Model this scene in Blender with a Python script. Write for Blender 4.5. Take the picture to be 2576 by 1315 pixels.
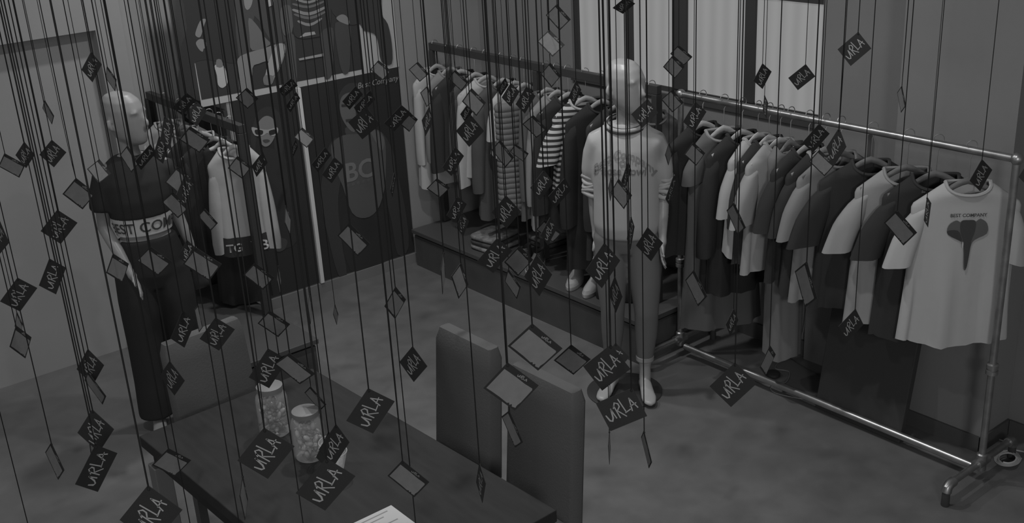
import bpy, bmesh, math, random
import numpy as np
from mathutils import Matrix, Vector
for _o in list(bpy.data.objects): bpy.data.objects.remove(_o)
SC = bpy.context.scene
COL = SC.collection
PI = math.pi
random.seed(4)

# ------------------------------------------------------------------ camera
FPX, CX, CY = 2808.0, 1288.0, 657.5          # focal length and centre in pixels of the 2576 x 1315 frame
CAMH = 3.0
RW = np.array([[0.77215648, -0.27126459, 0.57462152],
               [-0.6332494, -0.25360504, 0.73121794],
               [-0.05262663, -0.92849341, -0.36760091]])   # camera (right, down, forward) -> world
cam_d = bpy.data.cameras.new('camera'); cam = bpy.data.objects.new('camera', cam_d); COL.objects.link(cam)
cam_d.sensor_width = 36.0; cam_d.lens = 36.0 * FPX / 2576.0; cam_d.clip_start = 0.05
_m = Matrix(((RW[0][0], -RW[0][1], -RW[0][2], 0), (RW[1][0], -RW[1][1], -RW[1][2], 0),
             (RW[2][0], -RW[2][1], -RW[2][2], CAMH), (0, 0, 0, 1)))
cam.matrix_world = _m
SC.camera = cam

# ------------------------------------------------------------------ world, lamps, exposure
W = bpy.data.worlds.new('world'); SC.world = W; W.use_nodes = True
W.node_tree.nodes['Background'].inputs[0].default_value = (0.5, 0.5, 0.5, 1)
W.node_tree.nodes['Background'].inputs[1].default_value = 0.56
def ceiling_or_fill_lamp(loc, watts, size=0.14, spread=2.6):
    d = bpy.data.lights.new('ceiling_or_fill_light', 'AREA'); d.shape = 'DISK'; d.size = size; d.energy = watts; d.spread = spread
    o = bpy.data.objects.new('ceiling_or_fill_light', d); COL.objects.link(o); o.location = loc
    return o
def aim(o, tgt): o.rotation_euler = (Vector(tgt) - Vector(o.location)).to_track_quat('-Z', 'Y').to_euler()
ceiling_or_fill_lamp((2.7, 2.3, 3.93), 17)
ceiling_or_fill_lamp((3.1, 4.2, 3.93), 23)
ceiling_or_fill_lamp((0.8, 4.2, 3.93), 14)
ceiling_or_fill_lamp((2.75, 5.6, 3.93), 22)
aim(ceiling_or_fill_lamp((-1.2, -2.6, 3.80), 60, 0.9, 2.4), (3.0, 4.2, 0.9))  # unseen fill lamp, added behind the camera to brighten surfaces facing it
SC.view_settings.view_transform = 'Standard'; SC.view_settings.look = 'None'
SC.view_settings.gamma = 1.0; SC.view_settings.use_curve_mapping = False
SC.view_settings.exposure = 0.2

# ------------------------------------------------------------------ pixel helpers (a pixel gives a direction, the surface gives the distance)
def ray(px, py): return RW @ np.array([px - CX, py - CY, FPX])
def on_z(px, py, z):
    r = ray(px, py); t = (z - CAMH) / r[2]; return (r[0]*t, r[1]*t, z)
def on_y(px, py, Y):
    r = ray(px, py); t = Y / r[1]; return (r[0]*t, Y, CAMH + r[2]*t)
def on_x(px, py, X):
    r = ray(px, py); t = X / r[0]; return (X, r[1]*t, CAMH + r[2]*t)
def rail_y(px, X, z):                       # where along a rail (parallel to y) a pixel column falls
    lo, hi = 0.5, 9.0
    f = lambda y: (lambda c: c[0]/c[2]*FPX + CX)(RW.T @ np.array([X, y, z - CAMH]))
    for _ in range(50):
        m = (lo + hi)/2
        if f(m) > px: lo = m
        else: hi = m
    return lo

# ------------------------------------------------------------------ materials
_mats = {}
def M(g, rough=0.75, metal=0.0, bump=0.0, bscale=60.0, var=0.0, vscale=6.0, stretch=None, coat=0.0, spec=0.4):
    key = (g, rough, metal, bump, bscale, var, vscale, stretch, coat, spec)
    if key in _mats: return _mats[key]
    if not metal: g = 0.011 + 0.96*g
    m = bpy.data.materials.new('grey_%02d_%d' % (int(g*100), len(_mats))); m.use_nodes = True
    nt = m.node_tree; b = nt.nodes['Principled BSDF']
    b.inputs['Base Color'].default_value = (g, g, g, 1); b.inputs['Roughness'].default_value = rough
    b.inputs['Metallic'].default_value = metal; b.inputs['Coat Weight'].default_value = coat
    b.inputs['Specular IOR Level'].default_value = spec
    tc = nt.nodes.new('ShaderNodeTexCoord')
    src = tc.outputs['Object']
    if stretch:
        mp = nt.nodes.new('ShaderNodeMapping'); mp.inputs['Scale'].default_value = stretch
        nt.links.new(src, mp.inputs[0]); src = mp.outputs[0]
    if var:
        n = nt.nodes.new('ShaderNodeTexNoise'); n.inputs['Scale'].default_value = vscale; n.inputs['Detail'].default_value = 5
        nt.links.new(src, n.inputs['Vector'])
        r = nt.nodes.new('ShaderNodeMapRange'); r.inputs[1].default_value = 0.3; r.inputs[2].default_value = 0.7
        r.inputs[3].default_value = g*(1-var); r.inputs[4].default_value = g*(1+var)
        nt.links.new(n.outputs[0], r.inputs[0]); nt.links.new(r.outputs[0], b.inputs['Base Color'])
    if bump:
        n = nt.nodes.new('ShaderNodeTexNoise'); n.inputs['Scale'].default_value = bscale; n.inputs['Detail'].default_value = 3
        nt.links.new(src, n.inputs['Vector'])
        bp = nt.nodes.new('ShaderNodeBump'); bp.inputs['Strength'].default_value = bump; bp.inputs['Distance'].default_value = 0.01
        nt.links.new(n.outputs[0], bp.inputs['Height']); nt.links.new(bp.outputs[0], b.inputs['Normal'])
    _mats[key] = m
    return m
def emis(name, g, s, bands=0):
    m = bpy.data.materials.new(name); m.use_nodes = True; nt = m.node_tree
    b = nt.nodes['Principled BSDF']; b.inputs['Base Color'].default_value = (0.12, 0.12, 0.12, 1); b.inputs['Roughness'].default_value = 0.5
    b.inputs['Emission Color'].default_value = (g, g, g, 1); b.inputs['Emission Strength'].default_value = s
    if bands:
        tc = nt.nodes.new('ShaderNodeTexCoord'); w = nt.nodes.new('ShaderNodeTexWave'); w.bands_direction = 'Y'
        w.inputs['Scale'].default_value = bands; w.inputs['Distortion'].default_value = 0.6; w.inputs['Detail'].default_value = 1
        nt.links.new(tc.outputs['Object'], w.inputs['Vector'])
        r = nt.nodes.new('ShaderNodeMapRange'); r.inputs[3].default_value = s*0.86; r.inputs[4].default_value = s
        nt.links.new(w.outputs['Fac'], r.inputs[0]); nt.links.new(r.outputs[0], b.inputs['Emission Strength'])
    return m
def glass(name, g=0.8, alpha=0.25, rough=0.08):
    m = bpy.data.materials.new(name); m.use_nodes = True; b = m.node_tree.nodes['Principled BSDF']
    b.inputs['Base Color'].default_value = (g, g, g, 1); b.inputs['Roughness'].default_value = rough
    b.inputs['Alpha'].default_value = alpha; b.inputs['Specular IOR Level'].default_value = 0.9
    return m

# ------------------------------------------------------------------ mesh helpers
class MB:
    def __init__(s): s.v = []; s.f = []
    def add(s, vs, fs):
        o = len(s.v); s.v += [tuple(p) for p in vs]; s.f += [tuple(i + o for i in f) for f in fs]; return s
    def box(s, x0, x1, y0, y1, z0, z1):
        return s.add([(x0,y0,z0),(x1,y0,z0),(x1,y1,z0),(x0,y1,z0),(x0,y0,z1),(x1,y0,z1),(x1,y1,z1),(x0,y1,z1)],
                     [(0,3,2,1),(4,5,6,7),(0,1,5,4),(1,2,6,5),(2,3,7,6),(3,0,4,7)])
    def quad(s, a, b, c, d): return s.add([a,b,c,d], [(0,1,2,3)])
    def loft(s, rings, cap0=True, cap1=True, closed=False):
        n = len(rings[0]); vs = [p for r in rings for p in r]; fs = []
        m = len(rings)
        for i in range(m - (0 if closed else 1)):
            j = (i+1) % m
            for k in range(n):
                l = (k+1) % n; fs.append((i*n+k, i*n+l, j*n+l, j*n+k))
        if not closed:
            if cap0: fs.append(tuple(range(n-1, -1, -1)))
            if cap1: fs.append(tuple((m-1)*n + k for k in range(n)))
        return s.add(vs, fs)
    def tube(s, pts, r, n=8, cap=True, closed=False, flat=1.0):
        pts = [Vector(p) for p in pts]; m = len(pts)
        rs = r if isinstance(r, (list, tuple)) else [r]*m
        rings = []; prev = None
        for i, p in enumerate(pts):
            if closed: t = pts[(i+1) % m] - pts[i-1]
            else: t = pts[min(i+1, m-1)] - pts[max(i-1, 0)]
            t = t.normalized() if t.length > 1e-9 else Vector((0,0,1))
            if prev is None:
                a = Vector((0,0,1)) if abs(t.z) < 0.9 else Vector((1,0,0))
                u = t.cross(a).normalized()
            else:
                u = (prev - t*prev.dot(t)); u = u.normalized() if u.length > 1e-6 else t.orthogonal().normalized()
            prev = u; w = t.cross(u)
            rings.append([p + (u*math.cos(2*PI*k/n) + w*math.sin(2*PI*k/n)*flat)*rs[i] for k in range(n)])
        return s.loft(rings, cap, cap, closed)
    def cyl(s, a, b, r, n=16): return s.tube([a, b], r, n)
    def lathe(s, prof, c=(0,0,0), n=24, cap=True):
        rings = [[(c[0]+r*math.cos(2*PI*k/n), c[1]+r*math.sin(2*PI*k/n), c[2]+z) for k in range(n)] for r, z in prof]
        return s.loft(rings, cap, cap)
    def ell(s, c, rx, ry, rz, n=12, m=8):
        rings = []
        for i in range(m+1):
            a = -PI/2 + PI*i/m; q = max(math.cos(a), 0.02)
            rings.append([(c[0]+rx*q*math.cos(2*PI*k/n), c[1]+ry*q*math.sin(2*PI*k/n), c[2]+rz*math.sin(a)) for k in range(n)])
        return s.loft(rings)
    def mesh(s, name, smooth=True):
        me = bpy.data.meshes.new(name); me.from_pydata(s.v, [], s.f); me.update()
        if smooth: me.polygons.foreach_set('use_smooth', [True]*len(me.polygons))
        return me
def obj(name, mb, mat, parent=None, smooth=True, sharp=0.6, bevel=0, subd=0):
    me = mb if isinstance(mb, bpy.types.Mesh) else mb.mesh(name, smooth)
    if mat and not me.materials: me.materials.append(mat)
    o = bpy.data.objects.new(name, me); COL.objects.link(o)
    if parent: o.parent = parent
    if smooth and sharp and isinstance(mb, MB):
        bm = bmesh.new(); bm.from_mesh(me)
        bmesh.ops.recalc_face_normals(bm, faces=bm.faces)
        for e in bm.edges:
            if len(e.link_faces) == 2 and e.calc_face_angle(0) > sharp: e.smooth = False
        bm.to_mesh(me); bm.free()
    if bevel:
        b = o.modifiers.new('bevel', 'BEVEL'); b.width = bevel; b.segments = 2; b.limit_method = 'ANGLE'
    if subd:
        b = o.modifiers.new('sub', 'SUBSURF'); b.levels = subd; b.render_levels = subd
    return o
def thing(name, label, cat, loc=(0,0,0), rotz=0.0, group=None):
    o = bpy.data.objects.new(name, None); COL.objects.link(o); o.empty_display_size = 0.05
    o.location = loc; o.rotation_euler = (0, 0, rotz); o['label'] = label; o['category'] = cat
    if group: o['group'] = group
    return o
def tag(o, label, cat, group=None):
    o['label'] = label; o['category'] = cat
    if group: o['group'] = group
    return o
def struct(name, mb, mat, label=None, parent=None, **k):
    o = obj(name, mb, mat, parent, **k)
    if not parent:
        o['kind'] = 'structure'; o['label'] = label or name.replace('_', ' ')
    return o
_txt = {}
def text2d(s, size=1.0, shear=0.0, bold=0.0):
    """lettering as flat triangles: list of (x, y), faces; x centred"""
    key = (s, shear, bold)
    if key not in _txt:
        c = bpy.data.curves.new('lettering', 'FONT'); c.body = s; c.size = 1.0; c.align_x = 'CENTER'; c.shear = shear; c.offset = bold; c.resolution_u = 3
        o = bpy.data.objects.new('lettering', c); COL.objects.link(o)
        me = bpy.data.meshes.new_from_object(o.evaluated_get(bpy.context.evaluated_depsgraph_get()))
        _txt[key] = ([(v.co.x, v.co.y) for v in me.vertices], [tuple(p.vertices) for p in me.polygons])
        bpy.data.objects.remove(o); bpy.data.meshes.remove(me)
    vs, fs = _txt[key]
    return [(x*size, y*size) for x, y in vs], fs
def smooth_poly(pts, sub=4):
    out = []; n = len(pts)
    for i in range(n):
        p0, p1, p2, p3 = (np.array(pts[(i+k-1) % n], float) for k in range(4))
        for j in range(sub):
            t = j/sub
            out.append(tuple(0.5*((2*p1) + (-p0+p2)*t + (2*p0-5*p1+4*p2-p3)*t*t + (-p0+3*p1-3*p2+p3)*t**3)))
    return out

# ================================================================== THE ROOM
WALL = M(0.27, 0.9, var=0.05, vscale=2.5, bump=0.05, bscale=40)
WALL_D = M(0.25, 0.9, var=0.05, vscale=2.0, bump=0.05, bscale=40)
BASE = M(0.07, 0.6)
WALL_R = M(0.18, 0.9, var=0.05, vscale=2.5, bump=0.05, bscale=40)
def concrete():
    m = bpy.data.materials.new('polished_concrete'); m.use_nodes = True; nt = m.node_tree; b = nt.nodes['Principled BSDF']
    tc = nt.nodes.new('ShaderNodeTexCoord')
    n1 = nt.nodes.new('ShaderNodeTexNoise'); n1.inputs['Scale'].default_value = 1.3; n1.inputs['Detail'].default_value = 8; n1.inputs['Roughness'].default_value = 0.62
    n2 = nt.nodes.new('ShaderNodeTexNoise'); n2.inputs['Scale'].default_value = 7.0; n2.inputs['Detail'].default_value = 6
    for n in (n1, n2): nt.links.new(tc.outputs['Object'], n.inputs['Vector'])
    mx = nt.nodes.new('ShaderNodeMath'); mx.operation = 'MULTIPLY_ADD'; mx.inputs[1].default_value = 0.35
    nt.links.new(n2.outputs[0], mx.inputs[0]); nt.links.new(n1.outputs[0], mx.inputs[2])
    r = nt.nodes.new('ShaderNodeMapRange'); r.inputs[1].default_value = 0.45; r.inputs[2].default_value = 0.95; r.inputs[3].default_value = 0.090; r.inputs[4].default_value = 0.150
    nt.links.new(mx.outputs[0], r.inputs[0]); nt.links.new(r.outputs[0], b.inputs['Base Color'])
    r2 = nt.nodes.new('ShaderNodeMapRange'); r2.inputs[1].default_value = 0.3; r2.inputs[2].default_value = 0.7; r2.inputs[3].default_value = 0.38; r2.inputs[4].default_value = 0.55
    nt.links.new(n2.outputs[0], r2.inputs[0]); nt.links.new(r2.outputs[0], b.inputs['Roughness'])
    return m
ZC = 4.0
XW = 4.92            # window wall
struct('floor', MB().box(-3.5, 5.3, -3.5, 7.6, -0.1, 0), concrete(), 'polished grey concrete shop floor', smooth=False)
struct('ceiling', MB().box(-3.5, 5.3, -3.5, 7.6, ZC, ZC+0.1), M(0.5, 0.9), 'plain ceiling above the shop floor', smooth=False)
# left wall with a shallow alcove (door-high recess)
wb = MB(); YA, YF = 6.63, 6.55
wb.box(-3.5, 2.36, YA, YA+0.1, 0, ZC)
wb.box(-3.5, 2.36, YF, YA, 2.0, ZC); wb.box(2.20, 2.36, YF, YA, 0, 2.0); wb.box(2.26, 2.36, YA+0.1, 7.15, 0, ZC)
struct('wall_left', wb, WALL_D, 'pale left wall with shallow door-high alcove', smooth=False)
struct('wall_niche', MB().box(2.26, 3.1, 7.15, 7.25, 0, ZC), M(0.38, 0.9, var=0.05, vscale=2.5), 'pale niche wall behind the left clothes rack', smooth=False)
wp = MB(); wp.box(2.90, XW, 6.49, 7.25, 0, ZC)
struct('wall_back', wp, WALL, 'pale back wall carrying the posters', smooth=False)
struct('trim_1', MB().box(2.875, 2.898, 6.49, 7.15, 0, 1.40), M(0.03, 0.6), 'black side cladding of the poster wall', smooth=False)
struct('baseboard_back', MB().box(2.90, 4.88, 6.472, 6.488, 0, 0.075), M(0.16, 0.6), 'dark skirting under the posters', smooth=False)
# window wall
WZ0, WZ1, WY0, WY1 = 1.40, 2.86, 3.535, 5.49
ww = MB()
ww.box(XW, XW+0.25, -3.5, WY0, 0, ZC); ww.box(XW, XW+0.25, WY1, 7.25, 0, ZC)
ww.box(XW, XW+0.25, WY0, WY1, 0, WZ0); ww.box(XW, XW+0.25, WY0, WY1, WZ1, ZC)
struct('wall_right', ww, WALL_R, 'pale window wall behind the clothes rails', smooth=False)
struct('wall_pillar', MB().box(4.66, XW-0.002, 2.317, 2.90, 0, ZC), WALL_R, 'square wall pillar at the near end of the rail', smooth=False)
struct('trim_2', MB().box(4.885, XW-0.002, 3.20, 3.53, 0, 1.40), WALL_R, 'low pilaster below the window edge', smooth=False)
struct('baseboard_right', MB().box(4.647, 4.659, 2.305, 2.90, 0, 0.085).box(4.647, XW-0.003, 2.304, 2.316, 0, 0.085), BASE, 'dark skirting around the pillar', smooth=False)
struct('baseboard_window', MB().box(4.905, XW-0.001, 3.535, 6.47, 0, 0.10).box(4.905, XW-0.001, -2, 2.30, 0, 0.085), BASE, 'dark skirting along the window wall', smooth=False)
# window: frame bars and translucent panes
win = struct('window_1', MB().box(4.955, 4.985, WY0, WY1, WZ0, WZ0+0.03).box(4.955, 4.985, WY0, WY1, WZ1-0.04, WZ1), M(0.03, 0.5), 'tall window row with dark mullions and translucent panes', smooth=False)
PANE = emis('daylit_pane', 1.0, 0.18, bands=3.2)
muls = [(WY0, WY0+0.014), (4.00, 4.07), (4.51, 4.62), (4.96, 5.01), (5.455, WY1)]
for a, b in muls: struct('mullion', MB().box(4.945, 4.99, a, b, WZ0+0.0302, WZ1-0.0402), M(0.03, 0.5), parent=win, smooth=False)
for i in range(4):
    a, b = muls[i][1]+0.001, muls[i+1][0]-0.001
    struct('transom', MB().box(4.95, 4.99, a, b, 2.02, 2.065), M(0.03, 0.5), parent=win, smooth=False)
    struct('pane', MB().box(4.962, 4.968, a, b, WZ0+0.031, 2.019), PANE, parent=win, smooth=False)
    struct('pane', MB().box(4.962, 4.968, a, b, 2.066, WZ1-0.041), PANE, parent=win, smooth=False)
struct('window_sill', MB().box(4.90, 4.954, WY0, WY1, WZ0-0.03, WZ0-0.001), M(0.05, 0.5), parent=win, smooth=False)

# ================================================================== POSTERS (flat prints on the back wall)
YP = 6.484
_lay = [0]
def flat(mb, pts, layer, sm=3, Y=YP):
    _lay[0] += 1; layer = layer + 0.012*_lay[0]
    ps = smooth_poly(pts, sm) if sm else pts
    vs = [on_y(px, py, Y) for px, py in ps]
    vs = [(v[0], Y - 0.0012*layer, v[2]) for v in vs]
    me = MB(); mb.add(vs, [tuple(range(len(vs)))])
def shape(parent, name, pts, g, layer, sm=3, rough=0.6, label=None):
    b = MB(); flat(b, pts, layer, sm); o = obj(name, b, M(g, rough), parent, smooth=False)
    if label: o['label'] = label
    return o
def text_on(parent, name, s, px, py, size, g, layer, rot=0.0, shear=0.0, bold=0.0, sx=1.0):
    c = on_y(px, py, YP); vs, fs = text2d(s, size, shear, bold)
    cr, sr = math.cos(rot), math.sin(rot)
    b = MB(); b.add([(c[0] + x*sx*cr - y*sr, YP - 0.0012*layer, c[2] + x*sx*sr + y*cr) for x, y in vs], fs)
    return obj(name, b, M(g, 0.6), parent, smooth=False)
pl = on_y(507, 268, YP); pr = on_y(1004, 166, YP)
up = thing('photo_poster', 'large photo poster of seated young people on dark steps', 'poster', (pl[0], YP, pl[2]))
up.location = (0, 0, 0)
b = MB(); b.box(pl[0], pr[0], YP, YP+0.004, pl[2]-0.005, 2.75); obj('poster_sheet', b, M(0.42, 0.6), up, smooth=False)
shape(up, 'dark_steps', [(486,130),(507,251),(913,174),(903,60),(896,-60),(470,-60)], 0.030, 1, 0)
shape(up, 'figure', [(466,-60),(603,-60),(606,140),(560,155),(520,150),(487,160),(480,200),(478,240),(463,246),(447,236),(450,170),(457,110),(470,70)], 0.022, 2)
shape(up, 'forearm', [(491,82),(503,52),(517,48),(512,66),(504,92),(494,92)], 0.20, 3)
shape(up, 'hand', [(492,108),(502,98),(516,102),(519,120),(512,122),(509,130),(500,124)], 0.20, 3)
shape(up, 'shoe', [(539,166),(548,162),(562,166),(571,190),(571,210),(559,221),(548,213),(545,190)], 0.42, 3)
shape(up, 'sock', [(544,150),(556,150),(560,168),(544,168)], 0.16, 3, 2)
shape(up, 'jacket', [(600,-60),(735,-60),(738,60),(722,100),(685,108),(640,40),(628,130),(600,140)], 0.055, 2)
shape(up, 'face', [(613,-30),(636,-30),(633,10),(622,25),(614,12)], 0.22, 3)
shape(up, 'top', [(625,45),(648,66),(664,92),(679,112),(634,127),(627,90)], 0.13, 3)
shape(up, 'jeans', [(597,148),(625,132),(660,122),(696,110),(714,110),(717,130),(706,165),(690,195),(682,212),(664,213),(663,195),(676,155),(650,160),(634,172),(633,236),(606,236),(598,190)], 0.20, 4)
shape(up, 'leg', [(676,150),(696,112),(712,112),(714,132),(702,165),(687,190),(668,188)], 0.33, 5)
shape(up, 'sneaker', [(664,190),(684,190),(682,208),(672,214),(661,206)], 0.16, 6)
shape(up, 'phone', [(673,0),(686,-2),(687,12),(675,17)], 0.40, 5, 0)
shape(up, 'sleeve', [(706,20),(728,14),(738,50),(730,88),(714,88),(706,60)], 0.10, 4)
shape(up, 'sweater', [(736,-60),(816,-60),(832,40),(822,80),(800,92),(748,95),(736,60)], 0.035, 4)
for i, (y0, dy, x0, x1) in enumerate([(-6,7,744,808),(6,7,738,812),(20,9,738,815),(32,8,742,815),(49,8,750,806)]):
    xm = (x0+x1)/2
    shape(up, 'stripe', [(x0,y0+2),(xm,y0+dy*1.2),(x1,y0-4),(x1,y0-4+dy*0.7),(xm,y0+dy*2.1),(x0,y0+2+dy*0.7)], 0.24 if i % 2 == 0 else 0.13, 5)
shape(up, 'trousers', [(718,92),(738,88),(744,150),(746,205),(730,208),(722,150)], 0.075, 4)
shape(up, 'trousers', [(806,84),(836,70),(838,130),(834,188),(816,196),(812,140)], 0.060, 4)
shape(up, 'step_edge', [(752,94),(766,82),(790,79),(793,86)], 0.33, 5, 0)
shape(up, 'step_edge', [(750,147),(812,134),(812,141),(752,152)], 0.30, 5, 0)
shape(up, 'trousers', [(842,58),(880,66),(880,120),(878,176),(862,184),(850,140)], 0.055, 4)
shape(up, 'hand', [(845,44),(858,36),(870,40),(878,54),(875,62),(862,58),(850,52)], 0.21, 5)
shape(up, 'figure', [(830,-60),(920,-60),(930,10),(925,60),(900,60),(880,62),(842,40),(830,10)], 0.035, 3)
shape(up, 'figure', [(912,-60),(957,-60),(958,30),(974,60),(984,110),(984,160),(958,154),(950,110),(940,84),(905,62)], 0.040, 6)
# lower pair of posters
x_l, x_m, x_r = 2.93, on_y(757, 300, YP)[0], on_y(1003, 190, YP)[0]
zt = pl[2] - 0.0055
p1 = thing('portrait_poster', 'dark portrait poster of a woman in white sunglasses', 'poster')
obj('poster_sheet', MB().box(x_l, x_m-0.012, YP, YP+0.004, 0.082, zt), M(0.018, 0.6), p1, smooth=False)
shape(p1, 'hair', [(640,300),(655,275),(680,268),(702,285),(712,340),(708,400),(690,372),(688,330),(660,300),(646,340),(640,390),(630,350)], 0.028, 1)
shape(p1, 'face', [(647,318),(655,300),(670,291),(686,298),(694,320),(690,345),(678,364),(664,368),(652,352)], 0.19, 2)
shape(p1, 'sunglasses', [(632,320),(650,323),(672,326),(697,320),(697,336),(684,342),(672,334),(660,341),(640,340)], 0.34, 3)
shape(p1, 'lens', [(641,326),(660,328),(658,338),(643,337)], 0.015, 4); shape(p1, 'lens', [(676,329),(693,325),(692,335),(679,339)], 0.015, 4)
shape(p1, 'lips', [(660,352),(672,350),(678,354),(667,358)], 0.06, 4)
shape(p1, 'jacket', [(650,385),(690,375),(725,410),(745,480),(752,600),(690,620),(655,500)], 0.024, 1)
shape(p1, 'hand', [(690,606),(705,598),(722,604),(716,626),(696,632)], 0.05, 2)
p2 = thing('portrait_poster', 'dark portrait poster of a man in a lettered sweatshirt', 'poster')
obj('poster_sheet', MB().box(x_m+0.016, x_r, YP, YP+0.004, 0.082, zt), M(0.018, 0.6), p2, smooth=False)
shape(p2, 'hair', [(852,240),(868,215),(890,208),(915,220),(922,250),(905,236),(872,238),(858,260)], 0.035, 1)
shape(p2, 'face', [(854,262),(862,240),(885,232),(908,244),(913,280),(905,312),(890,332),(872,318),(858,292)], 0.12, 2)
shape(p2, 'shadowed_cheek', [(890,240),(908,246),(913,282),(905,312),(892,330),(895,290)], 0.030, 3)
shape(p2, 'eyebrow', [(858,262),(876,262),(876,267),(858,268)], 0.03, 4, 0); shape(p2, 'mouth', [(868,300),(884,298),(884,303),(870,306)], 0.035, 4, 0)
shape(p2, 'neck', [(868,322),(905,312),(918,340),(880,350)], 0.055, 1)
shape(p2, 'sleeve', [(828,365),(850,348),(862,420),(850,500),(858,600),(872,690),(850,690),(826,600),(806,500),(815,420)], 0.036, 2)
shape(p2, 'sleeve', [(955,336),(985,372),(1000,440),(1018,520),(1028,620),(1000,640),(985,560),(965,470)], 0.034, 2)
shape(p2, 'sweatshirt', [(832,366),(862,340),(905,336),(940,324),(966,345),(970,420),(965,480),(948,528),(918,548),(885,535),(862,470),(842,420)], 0.082, 3)
shape(p2, 'shoulder_highlight', [(930,328),(950,330),(966,352),(960,380),(946,360)], 0.12, 4)
shape(p2, 'trousers', [(862,540),(915,552),(960,530),(985,600),(980,650),(880,680)], 0.02, 1)
text_on(p2, 'lettering', 'BC', 905, 449, 0.185, 0.165, 5, rot=-0.02, bold=0.022)
text_on(p2, 'lettering', '* * * * * *', 908, 468, 0.06, 0.14, 5)
text_on(p2, 'caption', 'Best Company', 950, 212, 0.056, 0.30, 5, shear=0.25)
lt = obj('poster_divider', MB().box(x_m-0.0115, x_m+0.0155, YP-0.02, YP+0.004, 0.08, zt-0.001), M(0.62, 0.5), smooth=False)
tag(lt, 'thin white upright strip between the two portrait posters', 'trim strip')

# ================================================================== RACKS AND BENCHES
STEEL = M(0.30, 0.36, 0.85, var=0.25, vscale=14)
DARKM = M(0.055, 0.45, 0.3)
XR, ZR = 4.43, 1.57
RY0, RY1 = 2.185, 4.075
rk = thing('pipe_rack', 'galvanised pipe clothes rack with two posts on H feet', 'clothes rack', (XR, RY0, 0))
def P_(x, y, z): return (x - XR, y - RY0, z)
obj('rail', MB().cyl(P_(XR, RY0-0.02, ZR), P_(XR, RY1+0.02, ZR), 0.017), STEEL, rk)
for y in (RY0, RY1):
    obj('post', MB().cyl(P_(XR, y, 0.10), P_(XR, y, ZR-0.018), 0.0165), STEEL, rk)
    cp = MB()
    cp.lathe([(0.020,0),(0.027,0.004),(0.027,0.022),(0.022,0.024),(0.022,0.032),(0.027,0.034),(0.027,0.052),(0.020,0.056)], P_(XR, y, 0.56), 16)
    obj('coupling', cp, STEEL, rk)
    obj('rail_elbow', MB().ell(P_(XR, y, ZR), 0.027, 0.027, 0.027), STEEL, rk)
    obj('foot_pipe', MB().cyl(P_(XR-0.27, y, 0.105), P_(XR+0.27, y, 0.105), 0.0165), STEEL, rk)
    obj('foot_tee', MB().lathe([(0.018,-0.045),(0.025,-0.04),(0.025,0.04),(0.018,0.045)], P_(XR, y, 0.105), 14).cyl(P_(XR-0.045, y, 0.105), P_(XR+0.045, y, 0.105), 0.025), STEEL, rk)
    for sx in (-1, 1):
        e = MB(); xe = XR + sx*0.27
        e.tube([P_(xe - sx*0.03, y, 0.105), P_(xe, y, 0.103), P_(xe+sx*0.017, y, 0.092), P_(xe+sx*0.022, y, 0.07)], 0.023, 12)
        el = obj('foot_elbow', e, STEEL, rk)
        obj('foot_cap', MB().lathe([(0.017,0),(0.019,0.004),(0.018,0.07)], P_(xe+sx*0.022, y, 0.0), 12), M(0.04, 0.6), el)
obj('bottom_pipe', MB().cyl(P_(XR, RY0+0.04, 0.065), P_(XR, RY1-0.04, 0.065), 0.019), M(0.42, 0.32, 0.9, var=0.15, vscale=14), rk)

def flat_rack(label, X, z, posts, zb, w=0.05):
    t = thing('rail_rack', label, 'clothes rack', (X, posts[0], 0))
    obj('rail', MB().box(-0.02, 0.02, -0.02, posts[-1]-posts[0]+0.02, z-0.028, z+0.022), DARKM, t, smooth=False, bevel=0.003)
    for y in posts: obj('post', MB().box(-0.024, 0.024, y-posts[0]-0.02, y-posts[0]+0.02, zb if y < 6.8 else 0.0, z-0.0285), DARKM, t, smooth=False, bevel=0.003)
    return t
flat_rack('dark flat-bar clothes rack standing on the far bench', XR+0.005, ZR, [4.26, 5.285, 6.40], 0.285)
flat_rack('dark flat-bar clothes rack in the left niche', 2.655, 1.455, [5.80, 7.10], 0.30)
# benches
BEN = M(0.055, 0.5, var=0.12, vscale=8)
def bench(label, x0, x1, y0, y1, h):
    t = thing('display_bench', label, 'bench', ((x0+x1)/2, (y0+y1)/2, 0)); a, c = (x1-x0)/2, (y1-y0)/2
    obj('bench_top', MB().box(-a, a, -c, c, h-0.03, h), M(0.06, 0.4), t, smooth=False, bevel=0.003)
    obj('bench_body', MB().box(-a+0.015, a-0.015, -c+0.015, c-0.015, 0.0, h-0.045), BEN, t, smooth=False)
    obj('shadow_gap', MB().box(-a+0.03, a-0.03, -c+0.03, c-0.03, h-0.0445, h-0.0305), M(0.02, 0.8), t, smooth=False)
    return t
bench('long low dark bench under the far clothes rack', 4.15, 4.88, 4.13, 6.44, 0.28)
bench('low dark bench under the left clothes rack', 2.12, 2.70, 5.27, 6.50, 0.295)

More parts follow.
